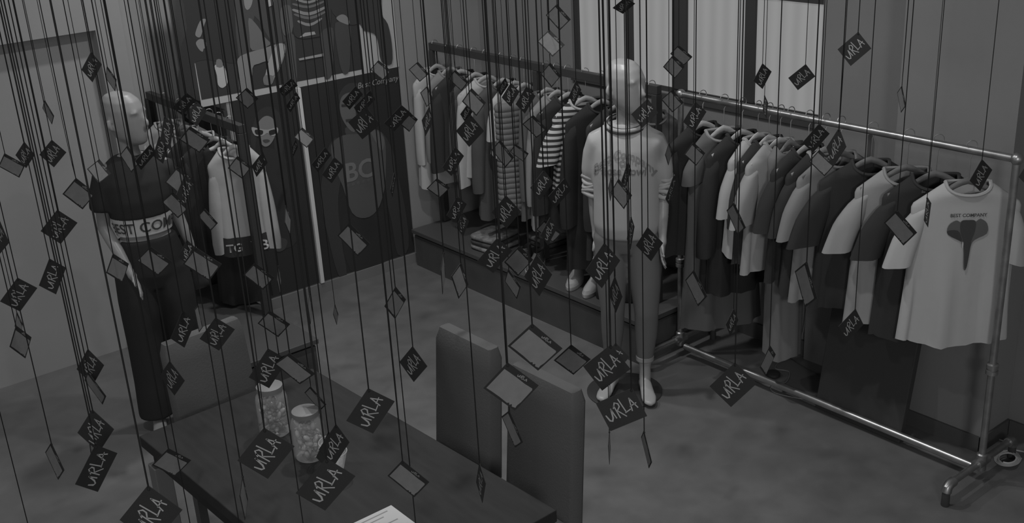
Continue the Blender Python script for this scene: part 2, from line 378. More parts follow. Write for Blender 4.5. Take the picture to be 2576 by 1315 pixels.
# ================================================================== HANGERS AND GARMENTS
def hanger(label, hook, ang, g=0.30, hw=0.205, drop=0.115, slope=0.085):
    t = thing('clothes_hanger', label, 'hanger', hook, ang, 'hangers on the clothes rails')
    h = []
    for k in range(11):
        a = -0.35*PI + k/10*1.35*PI
        h.append((0.023*math.cos(a) , 0, 0.004 + 0.023*math.sin(a)))
    h = [(0.0, 0, -drop+0.005), (0.0, 0, -0.05), (0.012, 0, -0.03)] + h
    obj('hook', MB().tube(h, 0.0021, 6), M(0.35, 0.35, 0.9), t)
    pts = []; rs = []
    for k in range(17):
        u = -1 + k/8; au = abs(u)
        z = -drop - 0.004 - slope*(au**1.25) + (0.016*math.cos(au*PI) if au < 0.5 else 0)
        pts.append((u*hw, -0.012*au*au, z)); rs.append(0.016 - 0.003*au)
    b = MB(); rings = []
    for p, r in zip(pts, rs):
        rings.append([(p[0], p[1] + 0.55*r*math.cos(2*PI*k/10), p[2] + r*math.sin(2*PI*k/10)) for k in range(10)])
    b.loft(rings); obj('shoulder_bar', b, M(g, 0.5, var=0.2, vscale=9, stretch=(1,8,8)), t)
    return t
def sstep(a, b, x):
    t = min(1, max(0, (x-a)/(b-a))); return t*t*(3-2*t)
class Cut:
    """pattern of one hanging garment: z measured down from the rail centre, front is -Y"""
    def __init__(s, g, length=0.68, sw=0.225, nw=0.085, hw=None, sl=0.24, lean=0.06, sr=0.070, scoop=0.055, dt=0.04, dh=0.07, fold=0.018, kf=5, seed=0, slope=0.085, drop=0.165, cuff=1.0, rough=0.9):
        s.__dict__.update(locals()); s.hw = hw or sw*1.06; s.rng = random.Random(seed*7+3)
        s.ph = s.rng.random()*6; s.zn = -drop + 0.006; s.zs = s.zn - slope - 0.012; s.zh = s.zn - length
    def pt(s, th, v, off=0.0):
        c, n = math.cos(th), math.sin(th)
        if v < 0:
            k = -v; w = s.sw + (s.nw - s.sw)*k; d = s.dt*(1-k) + 0.048*k
            z = s.zs + (s.zn - s.zs)*k - s.scoop*max(0, -n)**0.8*k**2.5 - 0.01*max(0, n)*k**2.5
            amp = 0.0
        else:
            w = s.sw + (s.hw - s.sw)*v**0.8; w *= 1 - 0.035*math.sin(v*PI)*1.5
            d = s.dt + (s.dh - s.dt)*v**0.7; z = s.zs + (s.zh - s.zs)*v
            amp = s.fold*sstep(0.12, 0.8, v)
            z += 0.012*math.sin(3*th + s.ph)*v**3
        x = w*math.copysign(abs(c)**0.92, c); y = (d + off)*math.copysign(abs(n)**0.75, n)
        y += amp*(math.sin(s.kf*th + s.ph) + 0.5*math.sin(s.kf*2.3*th + 2*s.ph))*abs(n)**0.5
        x += amp*0.5*math.sin(s.kf*1.4*th + s.ph)*abs(c)
        return (x, y, z)
    def front(s, x, z, off=0.006):
        v = (z - s.zs)/(s.zh - s.zs)
        w = (s.sw + (s.hw - s.sw)*max(v,0)**0.8)*(1 - 0.035*math.sin(max(v,0)*PI)*1.5)
        q = min(0.98, abs(x)/w)**(1/0.92)
        th = -math.acos(math.copysign(q, x))
        return (x, s.pt(th, max(v, 0))[1] - off, z)
def garment(name, label, cat, hook, ang, c, group, hlabel, collar=None, hg=0.30, long=False, pattern=None):
    hanger(hlabel, hook, ang, hg, hw=min(0.205, c.sw-0.02), drop=c.drop, slope=c.slope)
    t = thing(name, label, cat, hook, ang, group)
    cloth = pattern or M(c.g, c.rough, bump=0.12, bscale=25, spec=0.2)
    n = 44
    vs = [-1, -0.9, -0.7, -0.45, -0.2, -0.06, 0.02, 0.07] + [0.12 + 0.88*i/12 for i in range(13)]
    b = MB(); b.loft([[c.pt(2*PI*k/n, v) for k in range(n)] for v in vs], False, False)
    obj('body', b, cloth, t, sharp=None)
    if c.sl > 0:
        for sx in (-1, 1):
            rings = []; m = 9; r0 = c.rng.random()*6
            for i in range(m):
                u = i/(m-1)
                cx_ = c.sw - 0.052 + ((c.lean if sx < 0 else c.lean*0.25) + 0.03)*u**(0.7)
                cz = c.zs - 0.012 - c.sl*u
                rx = (0.046 + (c.sr-0.046)*min(1, u*2.2))
                if c.cuff != 1.0: rx = rx*(1 + (c.cuff-1)*u)
                if c.cuff < 1 and u > 0.93: rx *= 0.86
                ry = 0.030 + 0.014*min(1, u*2.5)
                rings.append([(sx*(cx_ + rx*math.cos(2*PI*k/18) + 0.006*u*math.sin(5*2*PI*k/18*0.4 + r0)), ry*math.sin(2*PI*k/18)*(1 + 0.18*u*math.sin(3*2*PI*k/18 + r0)) - 0.012*u,
                               cz - sx*0*u + 0.03*math.cos(2*PI*k/18)*(-1)*(1-u)*0.9 - 0.012*math.cos(2*PI*k/18)*u) for k in range(18)])
            s = MB(); s.loft(rings, True, False); obj('sleeve', s, cloth, t, sharp=None)
    if collar is not None:
        pts = [c.pt(2*PI*k/28, -1) for k in range(28)]
        obj('collar', MB().tube(pts, 0.0085, 6, closed=True), M(collar, 0.9), t)
    return t, c
def print_on(t, c, s, zc, size, g, arc=0.0, x0=0.0, sx=1.0, bold=0.0, shear=0.0, off=0.006, name='lettering'):
    vs, fs = text2d(s, size, shear, bold)
    obj(name, MB().add([c.front(x0 + x*sx, zc + y - arc*x*x, off) for x, y in vs], fs), M(g, 0.8), t, sharp=None)
def shape_on(t, c, pts, g, name, off=0.006, sm=3, n=7):
    ps = smooth_poly(pts, sm) if sm else pts
    bm = bmesh.new(); vv = [bm.verts.new((p[0], 0, p[1])) for p in ps]; bm.faces.new(vv)
    bmesh.ops.triangulate(bm, faces=bm.faces)
    for _ in range(2): bmesh.ops.subdivide_edges(bm, edges=[e for e in bm.edges if e.calc_length() > 0.03], cuts=1)
    bmesh.ops.triangulate(bm, faces=bm.faces)
    for v in bm.verts: v.co = Vector(c.front(v.co.x, v.co.z, off))
    me = bpy.data.meshes.new(name); bm.to_mesh(me); bm.free(); me.materials.append(M(g, 0.8))
    o = bpy.data.objects.new(name, me); COL.objects.link(o); o.parent = t
def hk(px, X=XR, z=ZR): return (X, rail_y(px, X, z), z + 0.017)
def A(d): return math.radians(d)
GN = 'garments on the near pipe rack'; GF = 'garments on the far rack'; GL = 'garments on the left rack'
# --- near pipe rack, far end first
garment('sweatshirt', 'black long-sleeved sweatshirt at the far end of the pipe rack', 'sweatshirt', hk(1768), A(-12), Cut(0.020, 0.70, 0.235, sl=0.58, lean=0.02, sr=0.065, cuff=0.8, seed=1), GN, 'pale hanger holding the black sweatshirt by the mannequin', 0.02, 0.45)
garment('dress', 'mid-grey long dress with pale round neckline beside the black sweatshirt', 'dress', hk(1822), A(-24), Cut(0.105, 1.12, 0.19, sl=0.16, lean=0.01, hw=0.24, seed=2, nw=0.10), GN, 'pale wooden hanger arching over the grey dress neckline', 0.28, 0.42)
garment('ruffled_top', 'black long-sleeved top with ruffled shoulders beside the grey dress', 'top', hk(1868), A(-14), Cut(0.018, 0.86, 0.215, sl=0.52, lean=0.03, sr=0.075, cuff=0.8, fold=0.024, kf=8, seed=3), GN, 'pale broad hanger holding the black ruffled top', 0.018, 0.42)
garment('t_shirt', 'narrow pale grey T-shirt seen edge-on beside the black ruffled top', 't-shirt', hk(1908), A(-4), Cut(0.34, 0.60, 0.205, sl=0.26, lean=0.03, seed=4), GN, 'pale hanger in the narrow pale grey T-shirt', 0.34, 0.45)
garment('top', 'black crew top between the two pale T-shirts', 'top', hk(1936), A(-8), Cut(0.020, 0.64, 0.205, sl=0.30, lean=0.02, seed=5), GN, 'pale slanted hanger above the black crew top', 0.02, 0.45)
garment('t_shirt', 'light grey T-shirt with wide sleeve near the window edge', 't-shirt', hk(1964), A(-10), Cut(0.30, 0.66, 0.215, sl=0.28, lean=0.06, seed=6), GN, 'pale hanger in the light T-shirt near the window edge', 0.30, 0.40)
garment('long_dress', 'pale grey column dress hanging nearly to the floor', 'dress', hk(1990), A(-10), Cut(0.15, 1.16, 0.13, sl=0, hw=0.10, dt=0.05, dh=0.09, fold=0.006, seed=7, slope=0.05), GN, 'hanger holding the pale column dress', None, 0.2)
garment('t_shirt', 'black T-shirt behind the two dark tags by the rail', 't-shirt', hk(2036), A(-16), Cut(0.022, 0.66, 0.215, sl=0.27, lean=0.05, seed=8), GN, 'pale hanger in the black T-shirt behind the dark tags', 0.022, 0.36)
garment('t_shirt', 'black T-shirt with white piping along its sleeve', 't-shirt', hk(2078), A(-18), Cut(0.022, 0.70, 0.215, sl=0.27, lean=0.05, seed=9), GN, 'hanger in the black T-shirt with white piping', 0.3, 0.25)
garment('t_shirt', 'mid-grey T-shirt partly hidden by a bright white tag', 't-shirt', hk(2116), A(-22), Cut(0.19, 0.72, 0.225, sl=0.27, lean=0.06, seed=10), GN, 'dark hanger in the grey T-shirt behind the bright tag', 0.17, 0.12)
garment('t_shirt', 'large plain black T-shirt, third broad shirt from the near end', 't-shirt', hk(2196), A(-42), Cut(0.022, 0.735, 0.235, sl=0.30, lean=0.09, sr=0.080, seed=11), GN, 'dark wooden hanger in the large plain black T-shirt', 0.022, 0.13)
garment('t_shirt', 'plain pale grey T-shirt between two black T-shirts', 't-shirt', hk(2287), A(-44), Cut(0.27, 0.76, 0.225, sl=0.28, lean=0.08, sr=0.074, seed=12, nw=0.10, scoop=0.07), GN, 'dark wooden hanger in the plain pale T-shirt', 0.25, 0.13)
t, c = garment('t_shirt', 'black T-shirt next behind the elephant-print T-shirt', 't-shirt', hk(2361), A(-46), Cut(0.022, 0.79, 0.225, sl=0.28, lean=0.07, sr=0.074, seed=13, nw=0.10, scoop=0.06), GN, 'dark wooden hanger in the black T-shirt behind the elephant print', 0.022, 0.13)
print_on(t, c, 'BEST COMPANY', c.zn-0.07, 0.018, 0.18)
t, c = garment('t_shirt', 'white T-shirt with elephant-head print nearest the camera', 't-shirt', hk(2444), A(-43), Cut(0.39, 0.755, 0.235, sl=0.27, lean=0.06, sr=0.066, seed=14, nw=0.095, scoop=0.05, fold=0.020, kf=6), GN, 'dark wooden hanger in the elephant-print T-shirt', 0.34, 0.13)
z0 = c.zn
print_on(t, c, 'BEST COMPANY', z0-0.145, 0.0215, 0.035, bold=0.010, sx=1.0)
shape_on(t, c, [(-0.0817,z0-0.1826),(-0.0516,z0-0.1596),(-0.0301,z0-0.1688),(0.0000,z0-0.1596),(0.0301,z0-0.1688),(0.0516,z0-0.1550),(0.0817,z0-0.1780),(0.0843,z0-0.2240),(0.0344,z0-0.2516),(0.0189,z0-0.2838),(0.0103,z0-0.3758),(-0.0034,z0-0.3850),(-0.0103,z0-0.2838),(-0.0258,z0-0.2562),(-0.0826,z0-0.2240)], 0.085, 'elephant_print')
shape_on(t, c, [(-0.0301,z0-0.1642),(0.0000,z0-0.1587),(0.0301,z0-0.1642),(0.0310,z0-0.2102),(0.0189,z0-0.2562),(0.0138,z0-0.3206),(0.0086,z0-0.3712),(0.0000,z0-0.3804),(-0.0052,z0-0.3206),(-0.0155,z0-0.2562),(-0.0310,z0-0.2102)], 0.035, 'elephant_print', 0.0075)
shape_on(t, c, [(-0.0826,z0-0.2056),(-0.0430,z0-0.2056),(-0.0258,z0-0.2332),(-0.0258,z0-0.2544),(-0.0808,z0-0.2231)], 0.03, 'elephant_print', 0.0075)
shape_on(t, c, [(-0.0189,z0-0.2562),(-0.0138,z0-0.2654),(-0.0155,z0-0.2884),(-0.0206,z0-0.2764)], 0.40, 'tusk_print', 0.009)
# --- far rack (its rail is farther along the same line)
def STR():
    m = bpy.data.materials.new('striped_jersey'); m.use_nodes = True; nt = m.node_tree; b = nt.nodes['Principled BSDF']
    tc = nt.nodes.new('ShaderNodeTexCoord'); w = nt.nodes.new('ShaderNodeTexWave'); w.bands_direction = 'Z'; w.inputs['Scale'].default_value = 9.5
    r = nt.nodes.new('ShaderNodeValToRGB'); r.color_ramp.interpolation = 'CONSTANT'; r.color_ramp.elements[0].color = (0.40,)*3+(1,); r.color_ramp.elements[1].position = 0.5; r.color_ramp.elements[1].color = (0.025,)*3+(1,)
    nt.links.new(tc.outputs['Object'], w.inputs['Vector']); nt.links.new(w.outputs['Fac'], r.inputs[0]); nt.links.new(r.outputs[0], b.inputs['Base Color']); b.inputs['Roughness'].default_value = 0.9
    return m
far = [
 (1094, -5, dict(g=0.40, length=0.84, sw=0.20, sl=0.55, lean=0.0, sr=0.05, cuff=0.8), 'shirt', 'long white shirt at the corner end of the far rack', 'shirt', 'shirt'),
 (1128, -6, dict(g=0.20, length=0.52, sw=0.21, sl=0.5, lean=0.0, sr=0.06, cuff=0.8), 'hoodie', 'mid-grey hooded top next to the long white shirt', 'hoodie', 'grey hooded top'),
 (1156, -14, dict(g=0.025, length=0.66, sw=0.22, sl=0.55, lean=0.02, sr=0.065, cuff=0.8), 'jacket', 'black jacket between grey hoodie and white sweatshirt', 'jacket', 'black jacket'),
 (1192, -10, dict(g=0.06, length=0.64, sw=0.20, sl=0.5, lean=0.01, sr=0.06, cuff=0.8), 'jacket', 'charcoal jacket behind the white sweatshirt', 'jacket', 'charcoal jacket'),
 (1222, -16, dict(g=0.36, length=0.64, sw=0.22, sl=0.60, lean=0.02, sr=0.062, cuff=0.75), 'sweatshirt', 'white long-sleeved sweatshirt on the far rack', 'sweatshirt', 'white sweatshirt'),
 (1262, -14, dict(g=0.062, length=0.90, sw=0.215, sl=0.6, lean=0.02, sr=0.065, cuff=0.85), 'coat', 'long dark grey coat beside the white sweatshirt', 'coat', 'long dark grey coat'),
 (1292, -8, dict(g=0.38, length=0.45, sw=0.19, sl=0.22, lean=0.01, sr=0.06), 'blouse', 'short white blouse beside the puffer vest', 'blouse', 'short white blouse'),
 (1316, -8, dict(g=0.19, length=0.82, sw=0.19, sl=0, fold=0.006), 'puffer_vest', 'pale grey quilted puffer vest on the far rack', 'vest', 'quilted puffer vest'),
 (1374, -8, dict(g=0.08, length=0.80, sw=0.21, sl=0.55, lean=0.0, sr=0.06, cuff=0.8), 'cardigan', 'dark grey cardigan between puffer vest and pale cardigan', 'cardigan', 'dark cardigan'),
 (1400, -10, dict(g=0.20, length=0.84, sw=0.21, sl=0.56, lean=0.02, sr=0.06, cuff=0.8), 'cardigan', 'pale grey long cardigan beside the striped shirt', 'cardigan', 'pale long cardigan'),
 (1428, -14, dict(g=0.018, length=0.86, sw=0.225, sl=0.6, lean=0.02, sr=0.07, cuff=0.85), 'coat', 'black buttoned coat left of the striped shirt', 'coat', 'black buttoned coat'),
 (1472, -24, dict(g=0.3, length=0.55, sw=0.215, sl=0.26, lean=0.06, sr=0.072, nw=0.10), 'striped_shirt', 'black and white striped shirt with pale neck trim', 'shirt', 'striped shirt'),
 (1512, -20, dict(g=0.015, length=1.02, sw=0.235, sl=0.62, lean=0.02, sr=0.075, cuff=0.9), 'coat', 'long black coat beside the white sweatshirt mannequin', 'coat', 'long black coat'),
 (1556, -14, dict(g=0.03, length=0.9, sw=0.22, sl=0.6, lean=0.0, sr=0.07, cuff=0.9), 'coat', 'charcoal coat directly behind the white sweatshirt mannequin', 'coat', 'charcoal coat'),
 (1640, -14, dict(g=0.12, length=0.66, sw=0.21, sl=0.5, lean=0.0, sr=0.06, cuff=0.8), 'shirt', 'grey patterned shirt behind the mannequin shoulder', 'shirt', 'grey patterned shirt'),
]
for i, (px, a, kw, nm, lab, cat, short) in enumerate(far):
    c = Cut(seed=20+i, **kw)
    pat = STR() if nm == 'striped_shirt' else None
    t, c = garment(nm, lab, cat, hk(px, XR+0.005), A(a), c, GF, 'pale hanger holding the ' + short + ' on the far rack', kw['g'] if nm != 'striped_shirt' else 0.36, 0.34, pattern=pat)
    if nm == 'puffer_vest':
        for j in range(20):
            v = 0.03 + j*0.05; n = 36
            obj('quilted_roll', MB().tube([c.pt(2*PI*k/n, v, -0.010) for k in range(n)], 0.036, 12, closed=True), M(0.13, 0.8), t, sharp=None)
# --- left rack
XL, ZL = 2.655, 1.455
def hl(y): return (XL, y, ZL + 0.022)
garment('blouse', 'white tie-neck blouse at the niche end of the left rack', 'blouse', hl(6.86), A(-12), Cut(0.40, 0.62, 0.21, sl=0.5, lean=0.03, sr=0.07, cuff=0.8, seed=41), GL, 'hanger in the white tie-neck blouse', 0.42, 0.3)
garment('cardigan', 'pale grey cardigan behind the left mannequin shoulder', 'cardigan', hl(6.62), A(-16), Cut(0.30, 0.60, 0.215, sl=0.5, lean=0.03, sr=0.065, cuff=0.8, seed=42), GL, 'hanger in the pale cardigan behind the mannequin', 0.30, 0.3)
garment('knit_top', 'black long top with white edge behind the mannequin arm', 'top', hl(6.40), A(-18), Cut(0.020, 0.86, 0.22, sl=0.5, lean=0.04, sr=0.07, cuff=0.8, seed=43), GL, 'hanger in the black top with white edge', 0.34, 0.35)
garment('blazer', 'black blazer next to the white jacket on the left rack', 'blazer', hl(6.20), A(-20), Cut(0.018, 0.74, 0.22, sl=0.55, lean=0.03, sr=0.065, cuff=0.85, seed=44), GL, 'pale round hanger in the black blazer', 0.018, 0.42)
t, c = garment('jacket', 'white jacket with black lettered waistband on the left rack', 'jacket', hl(5.93), A(-28), Cut(0.34, 0.64, 0.165, sl=0.52, lean=0.01, sr=0.06, cuff=0.85, seed=45, fold=0.010), GL, 'pale round hanger in the white jacket', 0.36, 0.45)
n = 44
obj('waistband', MB().loft([[c.pt(2*PI*k/n, v, 0.006) for k in range(n)] for v in (0.79, 0.87, 0.94, 1.0)], False, False), M(0.018, 0.9), t, sharp=None)
print_on(t, c, 'YB', c.zn-0.615, 0.085, 0.45, x0=0.075, bold=0.02, off=0.014)
print_on(t, c, 'TG', c.zn-0.615, 0.07, 0.40, x0=-0.075, bold=0.02, off=0.014)
t, c = garment('trousers', 'black trousers hanging between blazer and white jacket', 'trousers', hl(6.07), A(-26), Cut(0.018, 1.0, 0.12, sl=0, hw=0.16, seed=46, slope=0.03), GL, 'pale hanger holding the black trousers beside the white jacket', None, 0.42)

# ================================================================== MANNEQUINS
def ering(c, rx, ry, n=20, e=1.0):
    return [(c[0] + rx*math.copysign(abs(math.cos(2*PI*k/n))**e, math.cos(2*PI*k/n)), c[1] + ry*math.copysign(abs(math.sin(2*PI*k/n))**e, math.sin(2*PI*k/n)), c[2]) for k in range(n)]
def stack(mb, rows, n=20, e=1.0):            # rows: (z, cx, cy, rx, ry)
    mb.loft([ering((r[1], r[2], r[0]), r[3], r[4], n, e) for r in rows]); return mb
def fused(name, mb, mat, parent, voxel=0.009, smooth=6):
    o = obj(name, mb, mat, parent, sharp=None)
    r = o.modifiers.new('fuse', 'REMESH'); r.mode = 'VOXEL'; r.voxel_size = voxel; r.use_smooth_shade = True
    s = o.modifiers.new('soften', 'SMOOTH'); s.factor = 0.5; s.iterations = smooth
    return o
def hand(mb, wrist, d, side):
    """palm and five fingers hanging from the wrist along d (down-ish)"""
    w = Vector(wrist); d = Vector(d).normalized(); f = Vector((0, -1, 0)); f = (f - d*f.dot(d)).normalized(); o = d.cross(f)*side
    palm = [w - d*0.01, w + d*0.03, w + d*0.07, w + d*0.095]
    mb.tube([palm[0], palm[1]], [0.022, 0.024], 10)
    rings = []
    for p, a, b_ in ((w+d*0.015, 0.024, 0.018), (w+d*0.05, 0.036, 0.015), (w+d*0.085, 0.038, 0.013), (w+d*0.098, 0.034, 0.010)):
        rings.append([p + f*a*math.cos(2*PI*k/12) + o*b_*math.sin(2*PI*k/12) for k in range(12)])
    mb.loft(rings)
    for i, (off, L) in enumerate(((0.030, 0.062), (0.010, 0.075), (-0.010, 0.070), (-0.029, 0.055))):
        s = w + d*0.088 + f*off
        mb.tube([s, s + d*L*0.45 - o*0.003, s + d*L*0.8 - o*0.012, s + d*L - o*0.02], [0.0085, 0.0085, 0.0075, 0.006], 8)
    s = w + d*0.035 + f*0.028
    mb.tube([s, s + d*0.03 + f*0.022 - o*0.008, s + d*0.065 + f*0.026 - o*0.014], [0.011, 0.0095, 0.007], 8)
def make_mannequin(name, label, loc, rotz, head_yaw, arms, feet, SKIN, slim=1.0):
    t = thing(name, label, 'mannequin', loc, rotz)
    b = MB()
    stack(b, [(0.84,0,0.01,0.09,0.07),(0.90,0,0.012,0.155*slim,0.105),(0.96,0,0.012,0.17*slim,0.11),(1.03,0,0.006,0.155*slim,0.098),(1.12,0,0,0.125*slim,0.085),(1.20,0,0,0.135*slim,0.09),(1.30,0,-0.006,0.148*slim,0.10),(1.40,0,0.0,0.150*slim,0.095),(1.47,0,0.008,0.145*slim,0.075),(1.505,0,0.012,0.11*slim,0.060),(1.53,0,0.014,0.07,0.052)])
    b.tube([(0,0.014,1.49),(0,0.008,1.56),(0,-0.002,1.64)], [0.056,0.047,0.049], 14)
    # head, turned by head_yaw about the neck
    cy, sy = math.cos(head_yaw), math.sin(head_yaw)
    HS = 1.16
    R_ = lambda p: ((p[0]*cy - p[1]*sy)*HS, (p[0]*sy + p[1]*cy)*HS, p[2])
    hd = [(1.585,-0.045,0.022,0.028),(1.60,-0.040,0.042,0.052),(1.63,-0.022,0.058,0.075),(1.67,-0.010,0.068,0.088),(1.72,-0.002,0.074,0.097),(1.77,0.003,0.075,0.098),(1.81,0.008,0.066,0.086),(1.84,0.012,0.046,0.060),(1.853,0.014,0.018,0.024)]
    b.loft([[R_(p) for p in ering((0, cy_, z), rx, ry, 20)] for z, cy_, rx, ry in hd])
    for q, r in (([(0,-0.092,1.745),(0,-0.104,1.715),(0,-0.116,1.692),(0,-0.100,1.682)], [0.008,0.011,0.014,0.012]), ([(-0.022,-0.080,1.650),(0,-0.092,1.651),(0.022,-0.080,1.650)], [0.006,0.010,0.006]), ([(-0.016,-0.082,1.639),(0,-0.091,1.638),(0.016,-0.082,1.639)], [0.006,0.010,0.006]), ([(-0.05,-0.072,1.752),(-0.028,-0.09,1.757)], [0.007,0.009]), ([(0.05,-0.072,1.752),(0.028,-0.09,1.757)], [0.007,0.009]), ([(0,-0.078,1.605),(0,-0.074,1.612)], [0.016,0.014])):
        b.tube([R_(p) for p in q], r, 8)
    for sx in (-1, 1): b.tube([R_((sx*0.073, 0.012, 1.67)), R_((sx*0.082, 0.022, 1.70)), R_((sx*0.080, 0.024, 1.73))], [0.008, 0.014, 0.010], 8)
    # limbs
    for sx, (el, wr) in arms.items():
        b.tube([(sx*0.10*slim, 0.008, 1.47), (sx*0.148*slim, 0.008, 1.455), ((sx*0.165*slim+el[0])/2, el[1]/2, (1.44+el[2])/2), el, ((el[0]*0.4+wr[0]*0.6), (el[1]*0.4+wr[1]*0.6), el[2]*0.4+wr[2]*0.6), wr], [0.045, 0.046, 0.040, 0.034, 0.030, 0.021], 12)
        hand(b, wr, (wr[0]-el[0], wr[1]-el[1], wr[2]-el[2]), sx)
    for sx, (kx, ky, fx, fy, yaw) in feet.items():
        b.tube([(sx*0.085, 0.012, 0.90), (sx*0.088, 0.006, 0.78), ((sx*0.088+kx)/2, ky*0.5, 0.64), (kx, ky, 0.49), (kx*0.6+fx*0.4, ky*0.6+fy*0.4+0.014, 0.35), (fx, fy+0.012, 0.14), (fx, fy+0.012, 0.07)], [0.09, 0.085, 0.070, 0.051, 0.052, 0.032, 0.034], 14)
        c_, s_ = math.cos(yaw), math.sin(yaw)
        F_ = lambda x, y, z: (fx + x*c_ - y*s_, fy + x*s_ + y*c_, z)
        rings = []
        for y, hw, h, zc in ((0.055,0.022,0.022,0.035),(0.03,0.032,0.036,0.046),(-0.03,0.034,0.040,0.050),(-0.08,0.038,0.028,0.036),(-0.13,0.043,0.019,0.026),(-0.17,0.036,0.014,0.020),(-0.19,0.018,0.010,0.016)):
            rings.append([F_(hw*math.cos(2*PI*k/14), y, max(0.004, zc + h*math.sin(2*PI*k/14))) for k in range(14)])
        b.loft(rings)
    fused('figure', b, SKIN, t, 0.0075, 5)
    return t
SKIN_W = M(0.30, 0.35, spec=0.35); SKIN_G = M(0.22, 0.4, spec=0.35)
# ---- white mannequin in the sweatshirt, at the pipe rack
rot = A(-52)
mr = make_mannequin('mannequin', 'white mannequin in a white printed sweatshirt by the pipe rack', (3.89, 3.955, 0.012), rot, A(52),
     {1: ((0.185, 0.03, 1.17), (0.19, -0.05, 0.93)), -1: ((-0.18, 0.04, 1.17), (-0.17, 0.02, 0.93))},
     {1: (0.10, -0.02, 0.085, 0.0, A(16)), -1: (-0.085, -0.005, -0.10, 0.02, A(-12))}, SKIN_W)
SWT = M(0.34, 0.95, bump=0.1, bscale=18, spec=0.2)
s = MB()
swr = [(0.925,0,0.004,0.160,0.120),(0.94,0,0.004,0.165,0.124),(0.99,0,0.004,0.178,0.134),(1.08,0,0.0,0.176,0.130),(1.20,0,-0.004,0.174,0.126),(1.30,0,-0.006,0.174,0.126),(1.40,0,0.0,0.172,0.118),(1.46,0,0.006,0.162,0.100),(1.505,0,0.010,0.130,0.080),(1.53,0,0.012,0.092,0.07)]
stack(s, swr, 24)
for sx, el in ((1, (0.186, 0.03, 1.19)), (-1, (-0.182, 0.03, 1.19))):
    s.tube([(sx*0.09, 0.006, 1.44), (sx*0.142, 0.008, 1.425), (sx*0.165, 0.02, 1.36), (sx*0.180, 0.026, 1.27), (el[0], el[1], 1.21)], [0.068, 0.070, 0.064, 0.060, 0.050], 16)
o = fused('sweatshirt', s, SWT, mr, 0.010, 8)
for sx in (-1, 1):
    for k in range(5):
        z = 1.235 - k*0.022; r = 0.046 - 0.0012*k
        cx_ = sx*(0.185 - 0.0005*k); n = 20
        obj('rolled_cuff', MB().tube([(cx_ + (r+0.004*math.sin(3*2*PI*j/n+k))*math.cos(2*PI*j/n), 0.03 - k*0.003 + r*math.sin(2*PI*j/n), z + 0.009*math.sin(2*2*PI*j/n + k*1.7)) for j in range(n)], 0.0135, 7, closed=True), SWT, mr, sharp=None)
for k, (dz, r, g) in enumerate(((0.0, 0.0115, 0.33), (0.0085, 0.0045, 0.03), (-0.012, 0.0045, 0.03))):
    n = 30; kk = 0.100 - dz*0.6
    obj('neck_band', MB().tube([(kk*math.cos(2*PI*j/n), 0.012 + (kk-0.006)*math.sin(2*PI*j/n), 1.528 + dz + 0.022*math.sin(2*PI*j/n)) for j in range(n)], r, 6, closed=True), M(g, 0.9), mr, sharp=None)
def sweat_front(x, z, off=0.005):
    for a, b_ in zip(swr, swr[1:]):
        if a[0] <= z <= b_[0]:
            k = (z-a[0])/(b_[0]-a[0]); rx = a[3]+(b_[3]-a[3])*k; ry = a[4]+(b_[4]-a[4])*k; cy = a[2]+(b_[2]-a[2])*k
            return (x, cy - ry*math.sqrt(max(0.02, 1-(x/rx)**2)) - off, z)
    return (x, -0.13, z)
def on_sweat(txt, zc, size, g, arc, sx=1.0, bold=0.0, shear=0.0, x0=0.0):
    vs, fs = text2d(txt, size, shear, bold)
    obj('lettering', MB().add([sweat_front(x0 + x*sx, zc + y - arc*x*x) for x, y in vs], fs), M(g, 0.8), mr, sharp=None)
on_sweat('Best Company', 1.375, 0.064, 0.19, 3.0, 0.86, 0.018, 0.1)
on_sweat('Rose Bowl', 1.295, 0.058, 0.14, 0.6, 0.92, 0.02, 0.1)
on_sweat('o', 1.335, 0.07, 0.18, 0, 1.0, 0.02)
on_sweat('A  A E', 1.205, 0.03, 0.08, 0, 1.0, 0.012)
tr = MB()
stack(tr, [(0.84,0,0.008,0.12,0.09),(0.92,0,0.01,0.172,0.118),(0.985,0,0.01,0.176,0.118)], 22)
for sx, (kx, ky, fx, fy) in ((1, (0.10,-0.02,0.085,0.0)), (-1, (-0.085,-0.005,-0.10,0.02))):
    tr.tube([(sx*0.085,0.010,0.92),(sx*0.09,0.004,0.78),((sx*0.09+kx)/2,ky*0.5,0.64),(kx,ky,0.49),(kx*0.6+fx*0.4,ky*0.6+fy*0.4+0.012,0.35),(fx,fy+0.012,0.20)], [0.098,0.094,0.082,0.066,0.062,0.046], 16)
fused('trousers', tr, M(0.13, 0.9, spec=0.2), mr, 0.010, 6)
for sx, fx, fy in ((1, 0.085, 0.012), (-1, -0.10, 0.032)):
    obj('ankle_cuff', MB().lathe([(0.044,0),(0.05,0.006),(0.05,0.028),(0.045,0.034)], (fx, fy, 0.185), 16, False), M(0.24, 0.9), mr)
bs = thing('round_stand', 'round flat metal base under the white mannequin', 'base', (3.875, 3.98, 0))
obj('disc', MB().lathe([(0.205,0),(0.21,0.003),(0.21,0.008),(0.205,0.011)], (0,0,0), 48), M(0.10, 0.25, 0.6), bs)
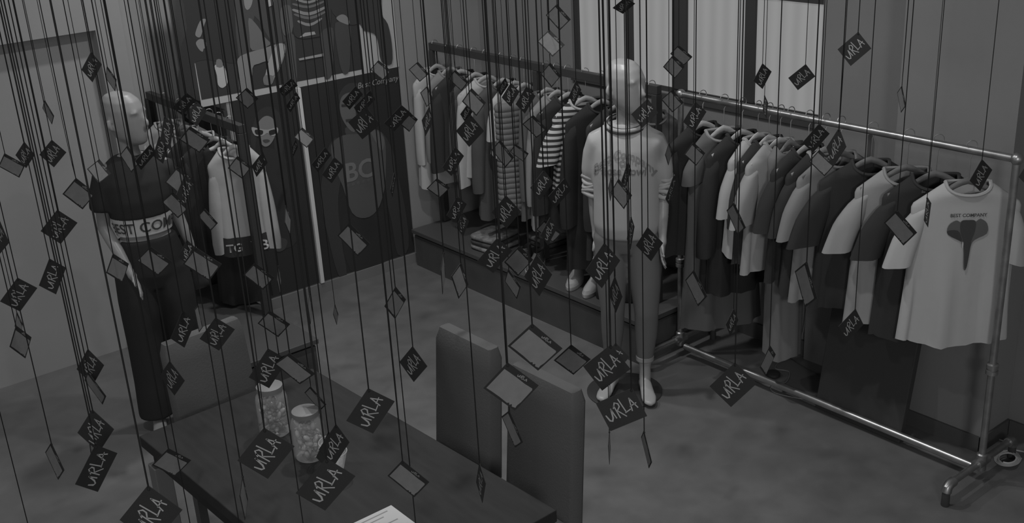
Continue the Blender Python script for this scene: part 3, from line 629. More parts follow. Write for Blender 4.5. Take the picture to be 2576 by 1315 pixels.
# ---- grey mannequin in the black crop top, at the left rack
ml = make_mannequin('mannequin', 'grey mannequin in black crop top and wide black trousers', (1.90, 5.48, 0.0), A(-12), A(46),
     {-1: ((-0.192, 0.03, 1.17), (-0.125, -0.15, 0.965)), 1: ((0.175, 0.05, 1.19), (0.225, 0.03, 0.97))},
     {1: (0.095, -0.01, 0.10, 0.0, A(8)), -1: (-0.095, -0.01, -0.105, 0.0, A(-8))}, SKIN_G, 0.98)
ct = MB()
ctr = [(1.215,0,0.0,0.156,0.116),(1.24,0,0.0,0.160,0.120),(1.31,0,-0.006,0.165,0.126),(1.40,0,0.0,0.166,0.120),(1.465,0,0.008,0.158,0.096),(1.505,0,0.012,0.128,0.076),(1.53,0,0.014,0.092,0.064)]
stack(ct, ctr, 24)
for sx in (-1, 1):
    ct.tube([(sx*0.09,0.008,1.445),(sx*0.145,0.01,1.43),(sx*0.168,0.018,1.35),(sx*0.178,0.022,1.265)], [0.064,0.066,0.066,0.070], 16)
fused('crop_top', ct, M(0.017, 0.9, spec=0.2), ml, 0.010, 6)
bd = MB(); bdr = [(1.125,0,0,0.140,0.100),(1.17,0,0,0.146,0.103),(1.222,0,0,0.156,0.110)]
bd.loft([ering((r[1], r[2], r[0]), r[3], r[4], 32) for r in bdr], False, False)
obj('lettered_band', bd, M(0.42, 0.85), ml, sharp=None)
vs, fs = text2d('BEST COMPANY', 0.076, 0, 0.015)
pts = []
for x, y in vs:
    th = -PI/2 + 0.42 + x*0.9/0.125; z = 1.146 + y; k = (z-1.125)/0.097; rx, ry = 0.140+0.016*k+0.003, 0.100+0.010*k+0.003
    pts.append((rx*math.cos(th), ry*math.sin(th), z))
obj('lettering', MB().add(pts, fs), M(0.03, 0.8), ml, sharp=None)
wt = MB()
stack(wt, [(0.82,0,0.01,0.14,0.10),(0.90,0,0.012,0.185,0.125),(0.98,0,0.012,0.180,0.122),(1.04,0,0.006,0.166,0.112),(1.095,0,0,0.150,0.102)], 24)
for sx in (-1, 1):
    wt.tube([(sx*0.085,0.01,0.92),(sx*0.095,0.0,0.75),(sx*0.10,-0.005,0.50),(sx*0.105,0.0,0.28),(sx*0.11,0.0,0.075)], [0.105,0.104,0.096,0.093,0.097], 18)
fused('wide_trousers', wt, M(0.015, 0.9, spec=0.2), ml, 0.010, 6)

# ================================================================== TABLE, CHAIRS AND WHAT STANDS ON THE TABLE
TOP = M(0.012, 0.6, var=0.2, vscale=5, stretch=(6,1,1), spec=0.2)
tb = thing('table', 'large dark rectangular table in the foreground', 'table', (1.69, 3.32, 0))
cs = [(1.246,4.105),(2.067,4.130),(2.130,2.536),(1.309,2.511)]
b = MB(); lo = [(x-1.69, y-3.32, 0.70) for x, y in cs]; hi = [(x-1.69, y-3.32, 0.75) for x, y in cs]
b.add(lo+hi, [(0,1,2,3),(7,6,5,4),(0,4,5,1),(1,5,6,2),(2,6,7,3),(3,7,4,0)]); obj('table_top', b, TOP, tb, bevel=0.004, smooth=False)
b = MB(); lo = [((x-1.69)*0.93, (y-3.32)*0.96, 0.62) for x, y in cs]; hi = [((x-1.69)*0.93, (y-3.32)*0.96, 0.6995) for x, y in cs]
b.add(lo+hi, [(0,1,2,3),(7,6,5,4),(0,4,5,1),(1,5,6,2),(2,6,7,3),(3,7,4,0)]); obj('apron', b, TOP, tb, smooth=False)
for x, y in cs:
    x = (x-1.69)*0.90; y = (y-3.32)*0.945
    obj('leg', MB().box(x-0.035, x+0.035, y-0.035, y+0.035, 0, 0.6195), M(0.12, 0.5), tb, smooth=False, bevel=0.004)
FAB = M(0.10, 0.95, bump=0.15, bscale=120, spec=0.15); FAB2 = M(0.085, 0.95, bump=0.15, bscale=120, spec=0.15)
def chair(label, loc, rotz, fab, w=0.40, h=1.0):
    t = thing('dining_chair', label, 'chair', loc, rotz, 'upholstered chairs around the table')     # faces -Y
    n = 12; rings = []
    for i in range(n+1):
        u = i/n; z = 0.40 + (h-0.40)*u; y = 0.02 + 0.05*u; hw = w/2*(1 - 0.04*u); th = 0.038
        if u > 0.93: hw -= 0.012*(u-0.93)/0.07; th -= 0.012*(u-0.93)/0.07
        rings.append([(sx*hw*e1, y + sy*th*e2, z) for sx, sy, e1, e2 in ((-1,-1,0.96,1),(1,-1,0.96,1),(1,-1,1,0.6),(1,1,1,0.6),(1,1,0.96,1),(-1,1,0.96,1),(-1,1,1,0.6),(-1,-1,1,0.6))])
    obj('backrest', MB().loft(rings), fab, t, sharp=1.2)
    obj('seat', MB().box(-w/2, w/2, -0.42, -0.02, 0.37, 0.47), fab, t, smooth=False, bevel=0.02)
    for x in (-1, 1):
        for y in (-0.39, 0.015): obj('leg', MB().box(x*(w/2-0.03)-0.02, x*(w/2-0.03)+0.02, y-0.02, y+0.02, 0, 0.40 if y > 0 else 0.369), M(0.05, 0.5), t, smooth=False)
    return t
chair('grey upholstered chair at the head of the table by the mannequin', (1.675, 4.28, 0), A(6), FAB, 0.40, 1.0)
chair('dark upholstered chair on the far right side of the table', (2.39, 3.455, 0), A(-89), FAB2, 0.38, 1.0)
chair('dark upholstered chair on the near right side of the table', (2.385, 2.95, 0), A(-89), FAB2, 0.39, 1.0)
GL_ = glass('clear_glass', 0.9, 0.16, 0.06)
def jar(label, loc, h=0.205, r=0.064, seed=1):
    t = thing('candy_jar', label, 'jar', loc, 0, 'jars on the table')
    obj('glass_body', MB().lathe([(r*0.9,0),(r,0.01),(r,h*0.70),(r*0.93,h*0.80),(r*0.74,h*0.86),(r*0.74,h*0.93)], (0,0,0.001), 32), GL_, t)
    obj('lid', MB().lathe([(r*0.70,h*0.89),(r*0.82,h*0.90),(r*0.82,h*0.995),(r*0.78,h)], (0,0,0.001), 32), M(0.17, 0.5), t)
    rg = random.Random(seed)
    i = 0
    while i < 64:
        a, q = rg.random()*2*PI, math.sqrt(rg.random())*(r-0.018); z = 0.016 + rg.random()*(h*0.66)
        m = MB().ell((0,0,0), 0.017, 0.010, 0.010, 8, 5).add([(0.016,0,0),(0.026,0.006,0.004),(0.026,-0.006,-0.004),(-0.016,0,0),(-0.026,0.006,-0.004),(-0.026,-0.006,0.004)], [(0,1,2),(3,4,5)])
        o = obj('candy', m, M(rg.choice((0.08, 0.15, 0.25, 0.35)), 0.35), t, sharp=None)
        o.location = (q*math.cos(a), q*math.sin(a), z); o.rotation_euler = (rg.random()*6, rg.random()*6, rg.random()*6); i += 1
    return t
jar('clear candy jar with pale lid farther back on the table', (1.672, 3.735, 0.75), 0.21, 0.064, 1)
jar('clear candy jar with pale lid nearer the camera', (1.683, 3.47, 0.75), 0.20, 0.063, 2)
cu = thing('pleated_cups', 'clear ribbed plastic cups stacked beside the candy jars', 'cups', (1.70, 3.315, 0.75))
for k in range(3):
    n = 60; rings = []
    for j in range(7):
        u = j/6; rr = 0.030 + 0.020*u
        rings.append([((rr + 0.0022*math.cos(15*2*PI*q/n))*math.cos(2*PI*q/n), (rr + 0.0022*math.cos(15*2*PI*q/n))*math.sin(2*PI*q/n), 0.002 + k*0.022 + 0.075*u) for q in range(n)])
    obj('cup', MB().loft(rings, True, False), glass('clear_plastic_%d' % k, 0.85, 0.3, 0.15), cu, sharp=None)
    obj('rim', MB().tube([(0.0505*math.cos(2*PI*q/24), 0.0505*math.sin(2*PI*q/24), 0.078 + k*0.022) for q in range(24)], 0.002, 6, closed=True), M(0.45, 0.3), cu)
pp = thing('paper_sheet', 'white printed sheet lying on the table at the bottom edge', 'paper', (1.60, 2.86, 0.7505))
obj('sheet', MB().box(-0.15, 0.12, -0.105, 0.105, 0, 0.0015), M(0.5, 0.8), pp, smooth=False)
for i in range(6): obj('print_line', MB().box(-0.12, 0.09 - 0.03*(i % 3), -0.004+0.085-i*0.022, 0.002+0.085-i*0.022, 0.0016, 0.0019), M(0.25, 0.8), pp, smooth=False)

# ================================================================== FLOOR AND BENCH THINGS
bp = thing('leaning_board', 'black board leaning against the wall under the pipe rack', 'board', (4.50, 2.87, 0), A(-1))
lean = math.radians(10); b = MB(); b.box(-0.02, 0.02, -0.255, 0.255, 0, 0.66)
ca, sa = math.cos(lean), math.sin(lean)
b.v = [(x*ca + z*sa - 0.03, y, -x*sa + z*ca + 0.004) for x, y, z in b.v]
bp.location = (4.50, 2.875, 0); obj('panel', b, M(0.036, 0.8, spec=0.2), bp, smooth=False, bevel=0.004)
def cable(label, pts, r, g, cat='cable'):
    out = []
    for i in range(len(pts)-1):
        p0, p1, p2, p3 = (np.array(pts[min(max(i+k-1,0), len(pts)-1)], float) for k in range(4))
        for j in range(8):
            t_ = j/8; out.append(tuple(0.5*((2*p1)+(-p0+p2)*t_+(2*p0-5*p1+4*p2-p3)*t_*t_+(-p0+3*p1-3*p2+p3)*t_**3)))
    out.append(pts[-1])
    return tag(obj('floor_cable', MB().tube(out, r, 6), M(g, 0.5)), label, cat)
g3 = lambda px, py, z=0.005: on_z(px, py, z)
cable('thin pale cable looping over the floor behind the rack', [on_x(2028,780,4.895), on_x(2015,850,4.895), g3(1975,895), g3(1950,925), g3(1985,935), g3(1975,962), g3(1940,962), g3(1945,985), g3(2000,1000), g3(2060,1008)], 0.003, 0.20)
cable('dark thin cable lying straight towards the black board', [g3(1960,880), g3(2010,915), g3(2072,948)], 0.003, 0.04)
cable('pale cable coiled at the foot of the rack', [on_z(2535+34*math.cos(a*0.7)*(1-0.01*a), 1152+20*math.sin(a*0.7)*(1-0.01*a), 0.006+0.0011*a) for a in range(40)], 0.004, 0.42)
cable('pale cable running along the skirting to the right edge', [g3(2500,1100), g3(2530,1112), g3(2552,1130), g3(2576,1136), g3(2640,1150)], 0.004, 0.30)
pk = on_z(1945, 945, 0.0)
tag(obj('cable_box', MB().lathe([(0.035,0.001),(0.04,0.006),(0.038,0.02),(0.02,0.026)], pk, 18), M(0.02, 0.6)), 'small round black floor box beside the loose cable', 'cable box')
def shoe(label, loc, rotz, g):
    t = thing('sneaker', label, 'shoe', loc, rotz, 'shoes on the far bench')
    so = [ering((0, 0, 0), 1, 1, 20)]
    def outline(s_, z): return [(s_*0.046*math.cos(2*PI*k/20)*(1 - 0.22*max(0, math.sin(2*PI*k/20))), 0.135*s_*math.sin(2*PI*k/20), z) for k in range(20)]
    obj('sole', MB().loft([outline(0.97, 0.001), outline(1.0, 0.006), outline(1.0, 0.026)]), M(0.4, 0.6), t)
    up_ = []
    for z, s_, sh in ((0.0265,0.97,0),(0.045,0.92,0.005),(0.062,0.74,0.028),(0.082,0.56,0.052),(0.10,0.46,0.066)):
        up_.append([(x, y*1.0 + sh, z) for x, y, _ in outline(s_, z)])
    obj('upper', MB().loft(up_, True, False), M(g, 0.35), t)
    for k in range(4): obj('lace', MB().tube([(-0.022, -0.035+k*0.018, 0.058+k*0.008), (0, -0.037+k*0.018, 0.068+k*0.008), (0.022, -0.035+k*0.018, 0.058+k*0.008)], 0.003, 5), M(0.5, 0.8), t)
    return t
for k, (px, py, a, lab, g) in enumerate(((1450,712,-60,'silver sneaker on the bench edge, left of its pair',0.34),(1482,735,-66,'silver sneaker on the bench edge, right of its pair',0.34),(1335,655,-62,'dark sneaker on the far bench, left of its pair',0.08),(1362,668,-64,'dark sneaker on the far bench, right of its pair',0.08))):
    p = on_z(px, py, 0.282); shoe(lab, (4.285, p[1], 0.281), A(a), g)
def fold(label, loc, rotz, g, n, name='folded_garment'):
    for k in range(n):
        rings = []
        for z, s_ in ((0, 0.96), (0.006, 1.0), (0.022, 1.0), (0.03, 0.95)):
            rings.append([(0.15*s_*math.copysign(abs(math.cos(a))**0.35, math.cos(a)), 0.12*s_*math.copysign(abs(math.sin(a))**0.35, math.sin(a)), z + 0.003*math.sin(3*a)) for a in [2*PI*q/28 for q in range(28)]])
        t = thing(name, label[k], 'folded clothes', (loc[0], loc[1], loc[2] + k*0.036), rotz + 0.05*k, 'folded clothes on the far bench')
        obj('cloth', MB().loft(rings), M(g[k], 0.9, var=0.4, vscale=30), t, sharp=None)
fold(['speckled grey folded garment, bottom of the bench stack', 'dark folded garment in the middle of the bench stack', 'mottled folded garment on top of the bench stack'], (4.36, 5.72, 0.284), 0.1, (0.18, 0.04, 0.14), 3)
fold(['dark folded trousers, lower of the second bench stack', 'grey speckled trousers on top of the second bench stack'], (4.68, 5.50, 0.284), -0.05, (0.04, 0.16), 2)
bg = on_z(1668, 770, 0.282)
t = thing('handbag', 'black handbag on the near end of the far bench', 'bag', (4.32, 4.46, 0.281), A(-60))
rings = []
for z, s_, d in ((0,0.95,0.06),(0.01,1.0,0.065),(0.10,0.98,0.055),(0.17,0.86,0.03),(0.185,0.82,0.02)):
    rings.append([(0.15*s_*math.copysign(abs(math.cos(a))**0.6, math.cos(a)), d*math.copysign(abs(math.sin(a))**0.6, math.sin(a)), z) for a in [2*PI*q/24 for q in range(24)]])
obj('bag_body', MB().loft(rings), M(0.018, 0.45), t, sharp=None)
obj('handle', MB().tube([(-0.07,0,0.18),(-0.06,0,0.23),(-0.02,0,0.26),(0.02,0,0.26),(0.06,0,0.23),(0.07,0,0.18)], 0.006, 8), M(0.02, 0.45), t)
obj('clasp', MB().box(-0.015, 0.015, -0.062, -0.052, 0.10, 0.12), M(0.5, 0.3, 0.9), t, smooth=False)

# ================================================================== HANGING TAGS
# kind (F lettered front / B pale-panelled back towards the camera), top corner (hole), left corner, right corner in pixels, where it hangs.
# All cards are the same size, so a card's size in the picture gives its distance.
TW, TH = 0.092, 0.072
TAGS = [
('F',229,130,205,175,256,162,'high in front of the left alcove corner'),
('B',112,250,107,272,136,291,'edge-on before the left alcove wall'),
('B',269,165,266,196,293,199,'edge-on just above the grey mannequin head'),
('F',61,356,39,390,88,389,'at the left border, touching a pale-panelled tag'),
('B',11,385,-4,418,64,414,'at the left border, below-left of a lettered tag'),
('F',130,351,99,389,167,383,'midway between left border and grey mannequin shoulder'),
('B',191,447,157,488,241,486,'just left of the grey mannequin sleeve'),
('B',250,400,219,425,280,437,'on the grey mannequin right shoulder'),
('B',321,365,302,389,350,410,'narrow, at the grey mannequin neck'),
('F',378,362,340,405,392,385,'on the grey mannequin chest, black on black'),
('F',413,290,403,352,437,316,'narrow, over the tie-neck blouse'),
('F',400,342,385,392,425,362,'between blouse and grey mannequin chest'),
('F',469,233,433,271,494,252,'upper of two beside the photo poster corner'),
('F',493,254,467,294,521,278,'lower of two beside the photo poster corner'),
('B',478,317,451,351,529,351,'in front of the hangers on the left rack'),
('B',447,417,414,458,497,460,'right of the grey mannequin chest, upper of two'),
('F',466,437,443,490,492,475,'overlapping two pale tags beside the grey mannequin'),
('B',435,482,407,508,476,523,'right of the grey mannequin band, lower of two'),
('B',515,524,498,543,548,561,'small, before the white jacket sleeve'),
('F',144,527,102,581,195,560,'left of the grey mannequin arm at band height'),
('F',-5,545,-28,575,23,610,'cut by the left border at mid height'),
('B',284,637,267,686,324,663,'beside the grey mannequin hand'),
('B',378,619,343,655,433,658,'on the grey mannequin hip'),
('B',491,621,460,664,558,664,'large, right of the grey mannequin hip'),
('F',470,603,448,645,495,625,'half hidden behind the tag at the mannequin hip'),
('F',124,650,98,718,166,673,'steeply tilted, left of the grey mannequin thigh'),
('F',44,698,0,758,94,724,'near the left border at thigh height'),
('B',40,818,24,872,79,848,'near the left border, below a lettered tag'),
('B',42,783,37,820,57,815,'edge-on, between two tags near the left border'),
('F',221,877,193,928,262,918,'over the skirting line left of the mannequin leg'),
('B',221,934,213,956,267,996,'narrow, on the floor left of the mannequin leg'),
('F',232,1029,195,1088,287,1079,'upper of two large ones low at the left'),
('F',240,1118,189,1218,295,1139,'lower of two large ones low at the left'),
('B',230,1041,223,1097,236,1092,'edge-on, crossing a large lettered tag low left'),
('B',129,1112,114,1137,162,1182,'narrow and bright, lowest near the left border'),
('F',372,1220,301,1307,459,1282,'largest, cut by the bottom border'),
('B',424,1127,382,1169,481,1157,'above the left table corner'),
('F',427,907,402,945,465,957,'against the black trouser leg and chair'),
('F',459,781,429,851,493,805,'above the head-of-table chair, left one'),
('F',542,798,502,852,591,828,'above the head-of-table chair, right one'),
('B',498,767,491,776,507,810,'crumpled sliver above the head-of-table chair'),
('B',641,660,612,691,691,698,'before the left rack post'),
('B',700,665,697,705,707,700,'edge-on, right of the left rack post'),
('B',678,780,648,813,730,815,'over the low left bench'),
('F',674,876,626,949,724,904,'above the rear candy jar'),
('B',728,887,690,914,793,940,'above the front candy jar'),
('B',781,971,766,987,821,1017,'narrow, right of the front candy jar lid'),
('F',664,1075,597,1158,741,1122,'big, left of the candy jars'),
('F',821,1152,744,1240,894,1197,'big, below the ribbed cups'),
('F',845,1066,802,1130,879,1112,'right one of two at the ribbed cups'),
('F',826,1085,795,1150,860,1120,'left one of two at the ribbed cups'),
('F',926,976,871,1058,993,1009,'big, over the right table edge'),
('F',1038,870,1005,910,1075,921,'left of the far side chair'),
('B',1012,1157,975,1196,1080,1212,'bright, over the table before the near chair'),
('B',995,720,967,770,1021,753,'outlined, on the open floor mid-picture'),
('B',610,1192,606,1220,617,1225,'tiny sliver below the big tag at the jars'),
('B',842,763,838,790,851,790,'edge-on, over the floor before the man poster'),
('B',778,735,774,770,785,780,'edge-on, at the foot of the poster divider'),
('B',1339,813,1277,870,1415,876,'large, upper one above the near side chair'),
('B',1437,866,1393,906,1486,903,'medium, right of the large one above the chair'),
('B',1277,911,1216,976,1355,969,'large, lower one between the side chairs'),
('B',1281,1032,1262,1047,1316,1112,'curled narrow, on the near side chair back'),
('F',1537,866,1467,921,1586,928,'front one above the white mannequin feet'),
('F',1549,862,1505,912,1583,898,'rear one above the white mannequin feet'),
('F',1591,975,1499,1014,1628,1046,'below the white mannequin feet'),
('B',1620,1082,1613,1099,1640,1162,'narrow, over open floor below the mannequin base'),
('B',1533,1082,1530,1120,1536,1130,'edge-on, over open floor below the mannequin base'),
('F',1206,1162,1198,1212,1222,1215,'narrow, over the table edge by the near chair'),
('B',1160,659,1135,695,1178,715,'before the left end of the far bench'),
('F',1350,640,1319,695,1389,690,'dark, before the far bench middle'),
('B',1307,617,1268,659,1341,653,'above the far bench, left of middle'),
('B',1279,675,1270,707,1310,720,'narrow, lower on the far bench front'),
('F',1250,599,1201,656,1289,630,'before the folded clothes on the far bench'),
('B',1116,630,1109,680,1120,690,'edge-on, at the left bench corner'),
('F',1547,693,1531,735,1566,745,'narrow, beside the white mannequin knee'),
('F',1520,610,1473,680,1560,655,'left of the white mannequin thigh'),
('B',1401,10,1373,38,1436,49,'topmost of three in a column before the wall'),
('B',1382,74,1351,104,1421,113,'second of three in a column before the wall'),
('B',1384,157,1360,186,1411,191,'lowest of three in a column before the wall'),
('B',1051,155,1028,175,1079,186,'bright, at the left end of the far rack'),
('B',1075,216,1057,233,1091,252,'narrow, before the long white shirt'),
('B',1145,175,1128,198,1178,206,'before the black jacket shoulder'),
('B',1186,221,1162,255,1222,258,'before the white sweatshirt on the far rack'),
('F',1080,266,1061,302,1089,306,'narrow, between long white shirt and black jacket'),
('F',1184,288,1147,329,1218,329,'square-on, before the white sweatshirt on the far rack'),
('F',1176,262,1158,287,1188,282,'small, peeping out left of a square-on tag'),
('F',1271,195,1251,224,1279,214,'leftmost of three overlapping before the far rack'),
('F',1285,208,1262,245,1307,231,'middle of three overlapping before the far rack'),
('F',1324,217,1297,262,1347,241,'rightmost of three overlapping before the far rack'),
('B',1341,289,1314,312,1377,324,'before the puffer vest top'),
('F',1449,201,1431,241,1462,226,'above the striped shirt'),
('B',1258,351,1237,377,1293,396,'left of two touching before the puffer vest'),
('B',1296,361,1283,382,1330,386,'right of two touching before the puffer vest'),
('F',1145,369,1113,420,1167,392,'on the black jacket front'),
('B',1099,448,1073,474,1132,472,'below the long white shirt hem'),
('F',1150,494,1123,542,1174,513,'below the black jacket, upper of two'),
('F',1163,534,1148,572,1180,556,'below the black jacket, lower of two'),
('F',1273,491,1237,534,1311,532,'below the dark grey coat'),
('F',1368,427,1334,472,1392,459,'left one on the black coats'),
('F',1421,447,1379,494,1437,477,'right one on the black coats'),
('B',1371,552,1349,577,1414,585,'below the black coats, behind a lettered tag'),
('F',1384,545,1360,590,1402,572,'below the black coats, over a pale tag'),
('B',1556,449,1536,484,1590,491,'on the white sweatshirt belly of the mannequin'),
('F',1580,405,1563,455,1588,428,'narrow, on the white sweatshirt print'),
('B',1537,444,1530,472,1542,478,'edge-on, on the white sweatshirt left side'),
('F',1572,-6,1541,20,1598,9,'cut by the top border before the window'),
('F',1629,248,1588,287,1656,283,'at the white mannequin chin'),
('F',1010,264,966,310,1035,285,'at the right edge of the man poster'),
('B',1030,282,1008,314,1051,300,'behind a lettered tag at the poster edge'),
('F',1587,542,1577,600,1596,570,'narrow, at the white sweatshirt hem'),
('F',1629,571,1600,617,1668,611,'before the white mannequin hip'),
('B',1707,113,1686,135,1742,143,'bright, before the window mullion'),
('B',1693,138,1668,168,1722,168,'below-left of a bright tag before the mullion'),
('B',1692,225,1663,250,1720,258,'outlined, above the white mannequin shoulder'),
('F',1749,255,1718,306,1777,281,'before the first hangers of the pipe rack'),
('F',1918,159,1895,203,1941,180,'left of two before the right window pane'),
('F',1923,238,1919,278,1932,258,'edge-on, before the rail under the right pane'),
('F',2027,161,1983,196,2051,192,'right of two before the right window pane'),
('F',2159,80,2107,124,2192,122,'bright-lettered, alone before the upper right wall'),
('B',1744,357,1721,389,1774,385,'on the grey dress shoulder'),
('B',1683,357,1673,389,1691,384,'narrow, on the white sweatshirt sleeve'),
('F',1695,440,1674,500,1703,455,'narrow, at the rolled sleeve cuff'),
('F',2060,311,2018,359,2087,336,'bright-lettered, before the rail middle'),
('F',2111,321,2079,371,2129,369,'dim, behind a bright-lettered one at the rail'),
('B',2061,376,2040,400,2093,406,'brightest, on the mid-grey T-shirt neck'),
('B',1847,509,1828,529,1876,572,'on the black ruffled top'),
('B',2269,215,2257,233,2279,266,'narrow, alone before the wall above the rail'),
('F',2470,400,2439,454,2496,427,'at the collar of the elephant-print T-shirt'),
('F',2332,494,2326,540,2340,507,'edge-on, on the elephant-print T-shirt sleeve'),
('B',2257,527,2224,560,2307,585,'large, between pale and black T-shirt'),
('F',2595,395,2569,435,2620,420,'cut by the right border at rail height'),
('B',1746,678,1724,704,1779,745,'below the grey dress'),
('F',1846,775,1826,815,1857,805,'narrow, under the black ruffled top'),
('F',1849,911,1785,971,1904,964,'large, over the bottom pipe of the rack'),
('B',1937,868,1911,923,1951,891,'narrow, over the floor box behind the rack'),
('B',2030,657,2000,682,2056,750,'before the hems of the dark T-shirts'),
('F',2152,776,2109,821,2172,816,'on the leaning black board'),
('F',734,196,699,226,749,215,'upper of two at the poster junction'),
('F',744,230,719,266,755,247,'lower of two at the poster junction'),
('B',621,220,593,246,650,248,'before the jeans in the photo poster'),
('B',597,392,573,423,633,419,'on the white jacket front'),
('F',661,381,633,417,673,409,'below the sunglasses in the portrait poster'),
('B',760,320,740,345,792,347,'on the poster divider'),
('F',744,349,732,374,749,370,'small, left of the poster divider'),
('F',895,216,861,255,913,237,'on the man poster forehead, left one'),
('F',931,227,890,270,944,250,'on the man poster forehead, right one'),
('F',921,269,876,307,957,313,'on the man poster chin'),
('F',818,370,784,413,833,390,'on the man poster sleeve, upper one'),
('F',841,395,810,439,865,417,'on the man poster sleeve, lower one'),
('F',991,433,982,477,996,452,'edge-on, on the man poster right sleeve'),
('B',879,560,849,592,931,613,'on the man poster trousers'),
('B',952,151,931,175,984,178,'bright, above the man poster caption'),
('B',718,514,716,560,731,546,'edge-on, on the woman poster jacket'),
]
def rodr(w):
    a = np.linalg.norm(w)
    if a < 1e-9: return np.eye(3)
    k = w/a; K = np.array([[0,-k[2],k[1]],[k[2],0,-k[0]],[-k[1],k[0],0]])
    return np.eye(3) + math.sin(a)*K + (1-math.cos(a))*K@K
def card_pose(kind, T, L, R_):
    """corner position and axes (world) of a card of known size from three corner pixels"""
    T, L, R_ = (np.array(p, float) for p in (T, L, R_))
    lo, sh = ((L, R_) if kind == 'F' else (R_, L))
    p1, p2 = (lo - T)/TW, (sh - T)/TH
    A_ = p1@p1 + p2@p2; D = (p1@p1)*(p2@p2) - (p1@p2)**2
    s2 = (A_ + math.sqrt(max(0, A_*A_ - 4*D)))/2; s = math.sqrt(s2)
    z1 = math.sqrt(max(0, 1 - p1@p1/s2)); z2 = math.sqrt(max(0, 1 - p2@p2/s2))
    if p1@p2 > 0: z2 = -z2
    best = None
    for sg in (1, -1):
        d1 = np.array([p1[0]/s, p1[1]/s, sg*z1]); d2 = np.array([p2[0]/s, p2[1]/s, sg*z2])
        dep = FPX/s
        t = np.array([(T[0]-CX)/FPX, (T[1]-CY)/FPX, 1.0])
        Rm = np.stack([d1, d2, np.cross(d1, d2)], 1); u, _, v = np.linalg.svd(Rm); Rm = u@v
        x = np.array([0, 0, 0, dep])
        def res(x):
            Q = rodr(x[:3])@Rm; c = t*x[3]; out = []
            for e, tgt in ((Q[:,0]*TW, lo), (Q[:,1]*TH, sh)):
                q = c + e; out += [q[0]/q[2]*FPX + CX - tgt[0], q[1]/q[2]*FPX + CY - tgt[1]]
            return np.array(out + [(x[3]-dep)*2])
        for _ in range(8):
            r0 = res(x); J = np.zeros((5, 4))
            for k in range(4):
                h = np.zeros(4); h[k] = 1e-5; J[:, k] = (res(x+h)-r0)/1e-5
            x = x - np.linalg.solve(J.T@J + np.eye(4)*1e-2, J.T@r0)
        Q = RW@(rodr(x[:3])@Rm); n = np.cross(Q[:,0], Q[:,1]); n /= np.linalg.norm(n)
        sc = abs(n[2])
        if best is None or sc < best[0]: best = (sc, RW@(t*x[3]) + np.array([0,0,CAMH]), Q, x[3], np.abs(res(x)[:4]).max())
    return best[1:]
STROKES = [([(.08,.52),(.12,.31),(.17,.27),(.22,.36),(.27,.66)],.030),([(.265,.64),(.30,.30)],.030),
           ([(.37,.72),(.385,.27)],.030),([(.33,.62),(.42,.79),(.49,.72),(.49,.62),(.40,.52)],.026),([(.40,.52),(.55,.24)],.028),
           ([(.54,.86),(.585,.37)],.030),([(.555,.36),(.72,.41)],.028),
           ([(.735,.33),(.80,.74)],.030),([(.795,.76),(.90,.36)],.030),([(.73,.49),(.915,.53)],.026)]
def scrawl(mb, mp, z, k=1.0):
    for pts, w in STROKES:
        P2 = [np.array(mp(*p)) for p in pts]; L_, R2 = [], []
        for i, p in enumerate(P2):
            d = P2[min(i+1, len(P2)-1)] - P2[max(i-1, 0)]; d = d/np.linalg.norm(d); n = np.array([-d[1], d[0]])
            ww = w*k*(0.5 if i in (0, len(P2)-1) else 0.72)
            L_.append(p + n*ww); R2.append(p - n*ww)
        m = len(P2)
        mb.add([(q[0], q[1], z) for q in L_ + R2], [(i, i+1, m+i+1, m+i) for i in range(m-1)])
TT = 0.0006
card_me = MB().box(-TW, 0, -TH, 0, -TT, TT).mesh('card', False); card_me.materials.append(M(0.010, 0.6, spec=0.25))
lb = MB(); scrawl(lb, lambda u, v: (-TW + u*TW, -TH + v*TH), TT+0.0003, TW); let_me = lb.mesh('lettering', False); let_me.materials.append(M(0.27, 0.6))
pb = MB(); rg = random.Random(5)
q = [(0.045,0.06)] + [(0.2+0.25*i, 0.05+0.03*rg.random()) for i in range(2)] + [(0.70,0.055),(0.74,0.10),(0.78,0.05),(0.82,0.11),(0.86,0.05),(0.955,0.08),(0.94,0.16),(0.96,0.3),(0.955,0.78),(0.93,0.82),(0.7,0.80),(0.4,0.81),(0.05,0.80)]
pb.add([(-TW*u, -TH + TH*v, -TT-0.0003) for u, v in q], [tuple(range(len(q)-1, -1, -1))]); pan_me = pb.mesh('pale_panel', False); pan_me.materials.append(M(0.15, 0.7, var=0.08, vscale=40))
hb = MB(); scrawl(hb, lambda u, v: (-TW*(0.38+0.34*u), -TH + TH*(0.80 + 0.20*v)), -TT-0.0004, TW*0.45); hdr_me = hb.mesh('small_lettering', False); hdr_me.materials.append(M(0.2, 0.6))
CORD = M(0.010, 0.8, spec=0.1)
cord_me = MB().tube([(0,0,0),(0,0,1)], 0.0016, 6).mesh('cord'); cord_me.materials.append(CORD)
knot_me = MB().ell((0,0,0), 0.0032, 0.0032, 0.004, 8, 5).mesh('knot'); knot_me.materials.append(CORD)
def link(name, me, par):
    o = bpy.data.objects.new(name, me); COL.objects.link(o); o.parent = par; return o
rg = random.Random(11)
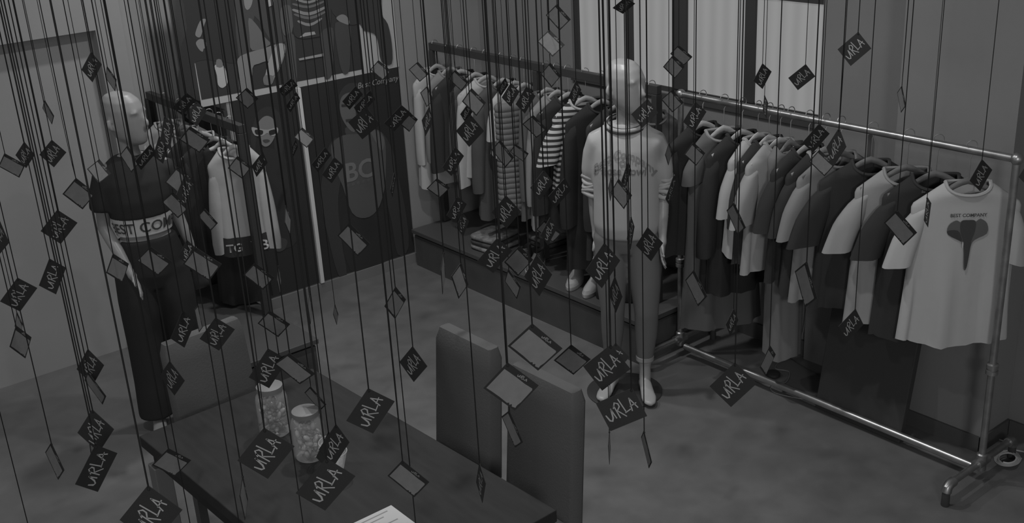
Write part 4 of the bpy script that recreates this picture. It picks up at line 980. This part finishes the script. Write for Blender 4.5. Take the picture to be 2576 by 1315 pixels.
def hang(kind, T, L, R_, where, full=True):
    c, Q, dep, err = card_pose(kind, T, L, R_)
    X = -Q[:,0]; Y = -Q[:,1]; N = np.cross(X, Y)
    hole = c - X*0.005 - Y*0.005
    lab = ('black tag with scrawled lettering, ' if kind == 'F' else 'pale-panelled black-framed tag, ') + where
    t = thing('hanging_tag', lab, 'tag', tuple(hole), 0, 'tags hanging on cords from the ceiling')
    m = Matrix(((X[0],Y[0],N[0],c[0]-hole[0]),(X[1],Y[1],N[1],c[1]-hole[1]),(X[2],Y[2],N[2],c[2]-hole[2]),(0,0,0,1)))
    for nm, me in (('card', card_me), ('lettering', let_me), ('pale_panel', pan_me), ('small_lettering', hdr_me)):
        if nm == 'card': cd = link(nm, me, t); cd.matrix_local = m
        else: link(nm, me, cd)
    link('knot', knot_me, t)
    k = link('cord', cord_me, t); k.scale = (1, 1, ZC - hole[2] - 0.0005)
    if rg.random() < 0.35:
        Lc = ZC - hole[2] - 0.0005; a = rg.random()*2*PI; dx = 0.012*rg.random()
        k2 = MB().tube([(0,0,0)] + [(dx*math.cos(a)*math.sin(PI*min(1, u*1.1)**0.6), dx*math.sin(a)*math.sin(PI*min(1, u*1.1)**0.6), Lc*u) for u in (0.03, 0.1, 0.25, 0.5, 0.75, 0.9)] + [(0.004, 0, Lc)], 0.0011, 5)
        obj('cord', k2, CORD, t, sharp=None)
    return dep, err
TAGLOG = []
CLOSER = {'tiny sliver below the big tag at the jars': 1.9, 'brightest, on the mid-grey T-shirt neck': 1.25, 'edge-on, on the elephant-print T-shirt sleeve': 1.3, 'cut by the right border at rail height': 1.25, 'crumpled sliver above the head-of-table chair': 1.3}
for r in TAGS:
    k_ = CLOSER.get(r[7], 1.0); T_ = np.array(r[1:3], float)
    TAGLOG.append(hang(r[0], T_, T_ + (np.array(r[3:5])-T_)*k_, T_ + (np.array(r[5:7])-T_)*k_, r[7]) + (r[7],))
for px, py, w_ in ((484,1345,'below the frame, its cord crossing the left table edge'), (608,1350,'below the frame, its cord left of the big tag'), (768,1352,'below the frame, its cord crossing the candy jars'), (1049,1350,'below the frame, its cord crossing the paper sheet'), (78,1345,'below the frame, its cord near the left border')):
    hang('F', (px, py), (px-48, py+52), (px+44, py+38), w_)
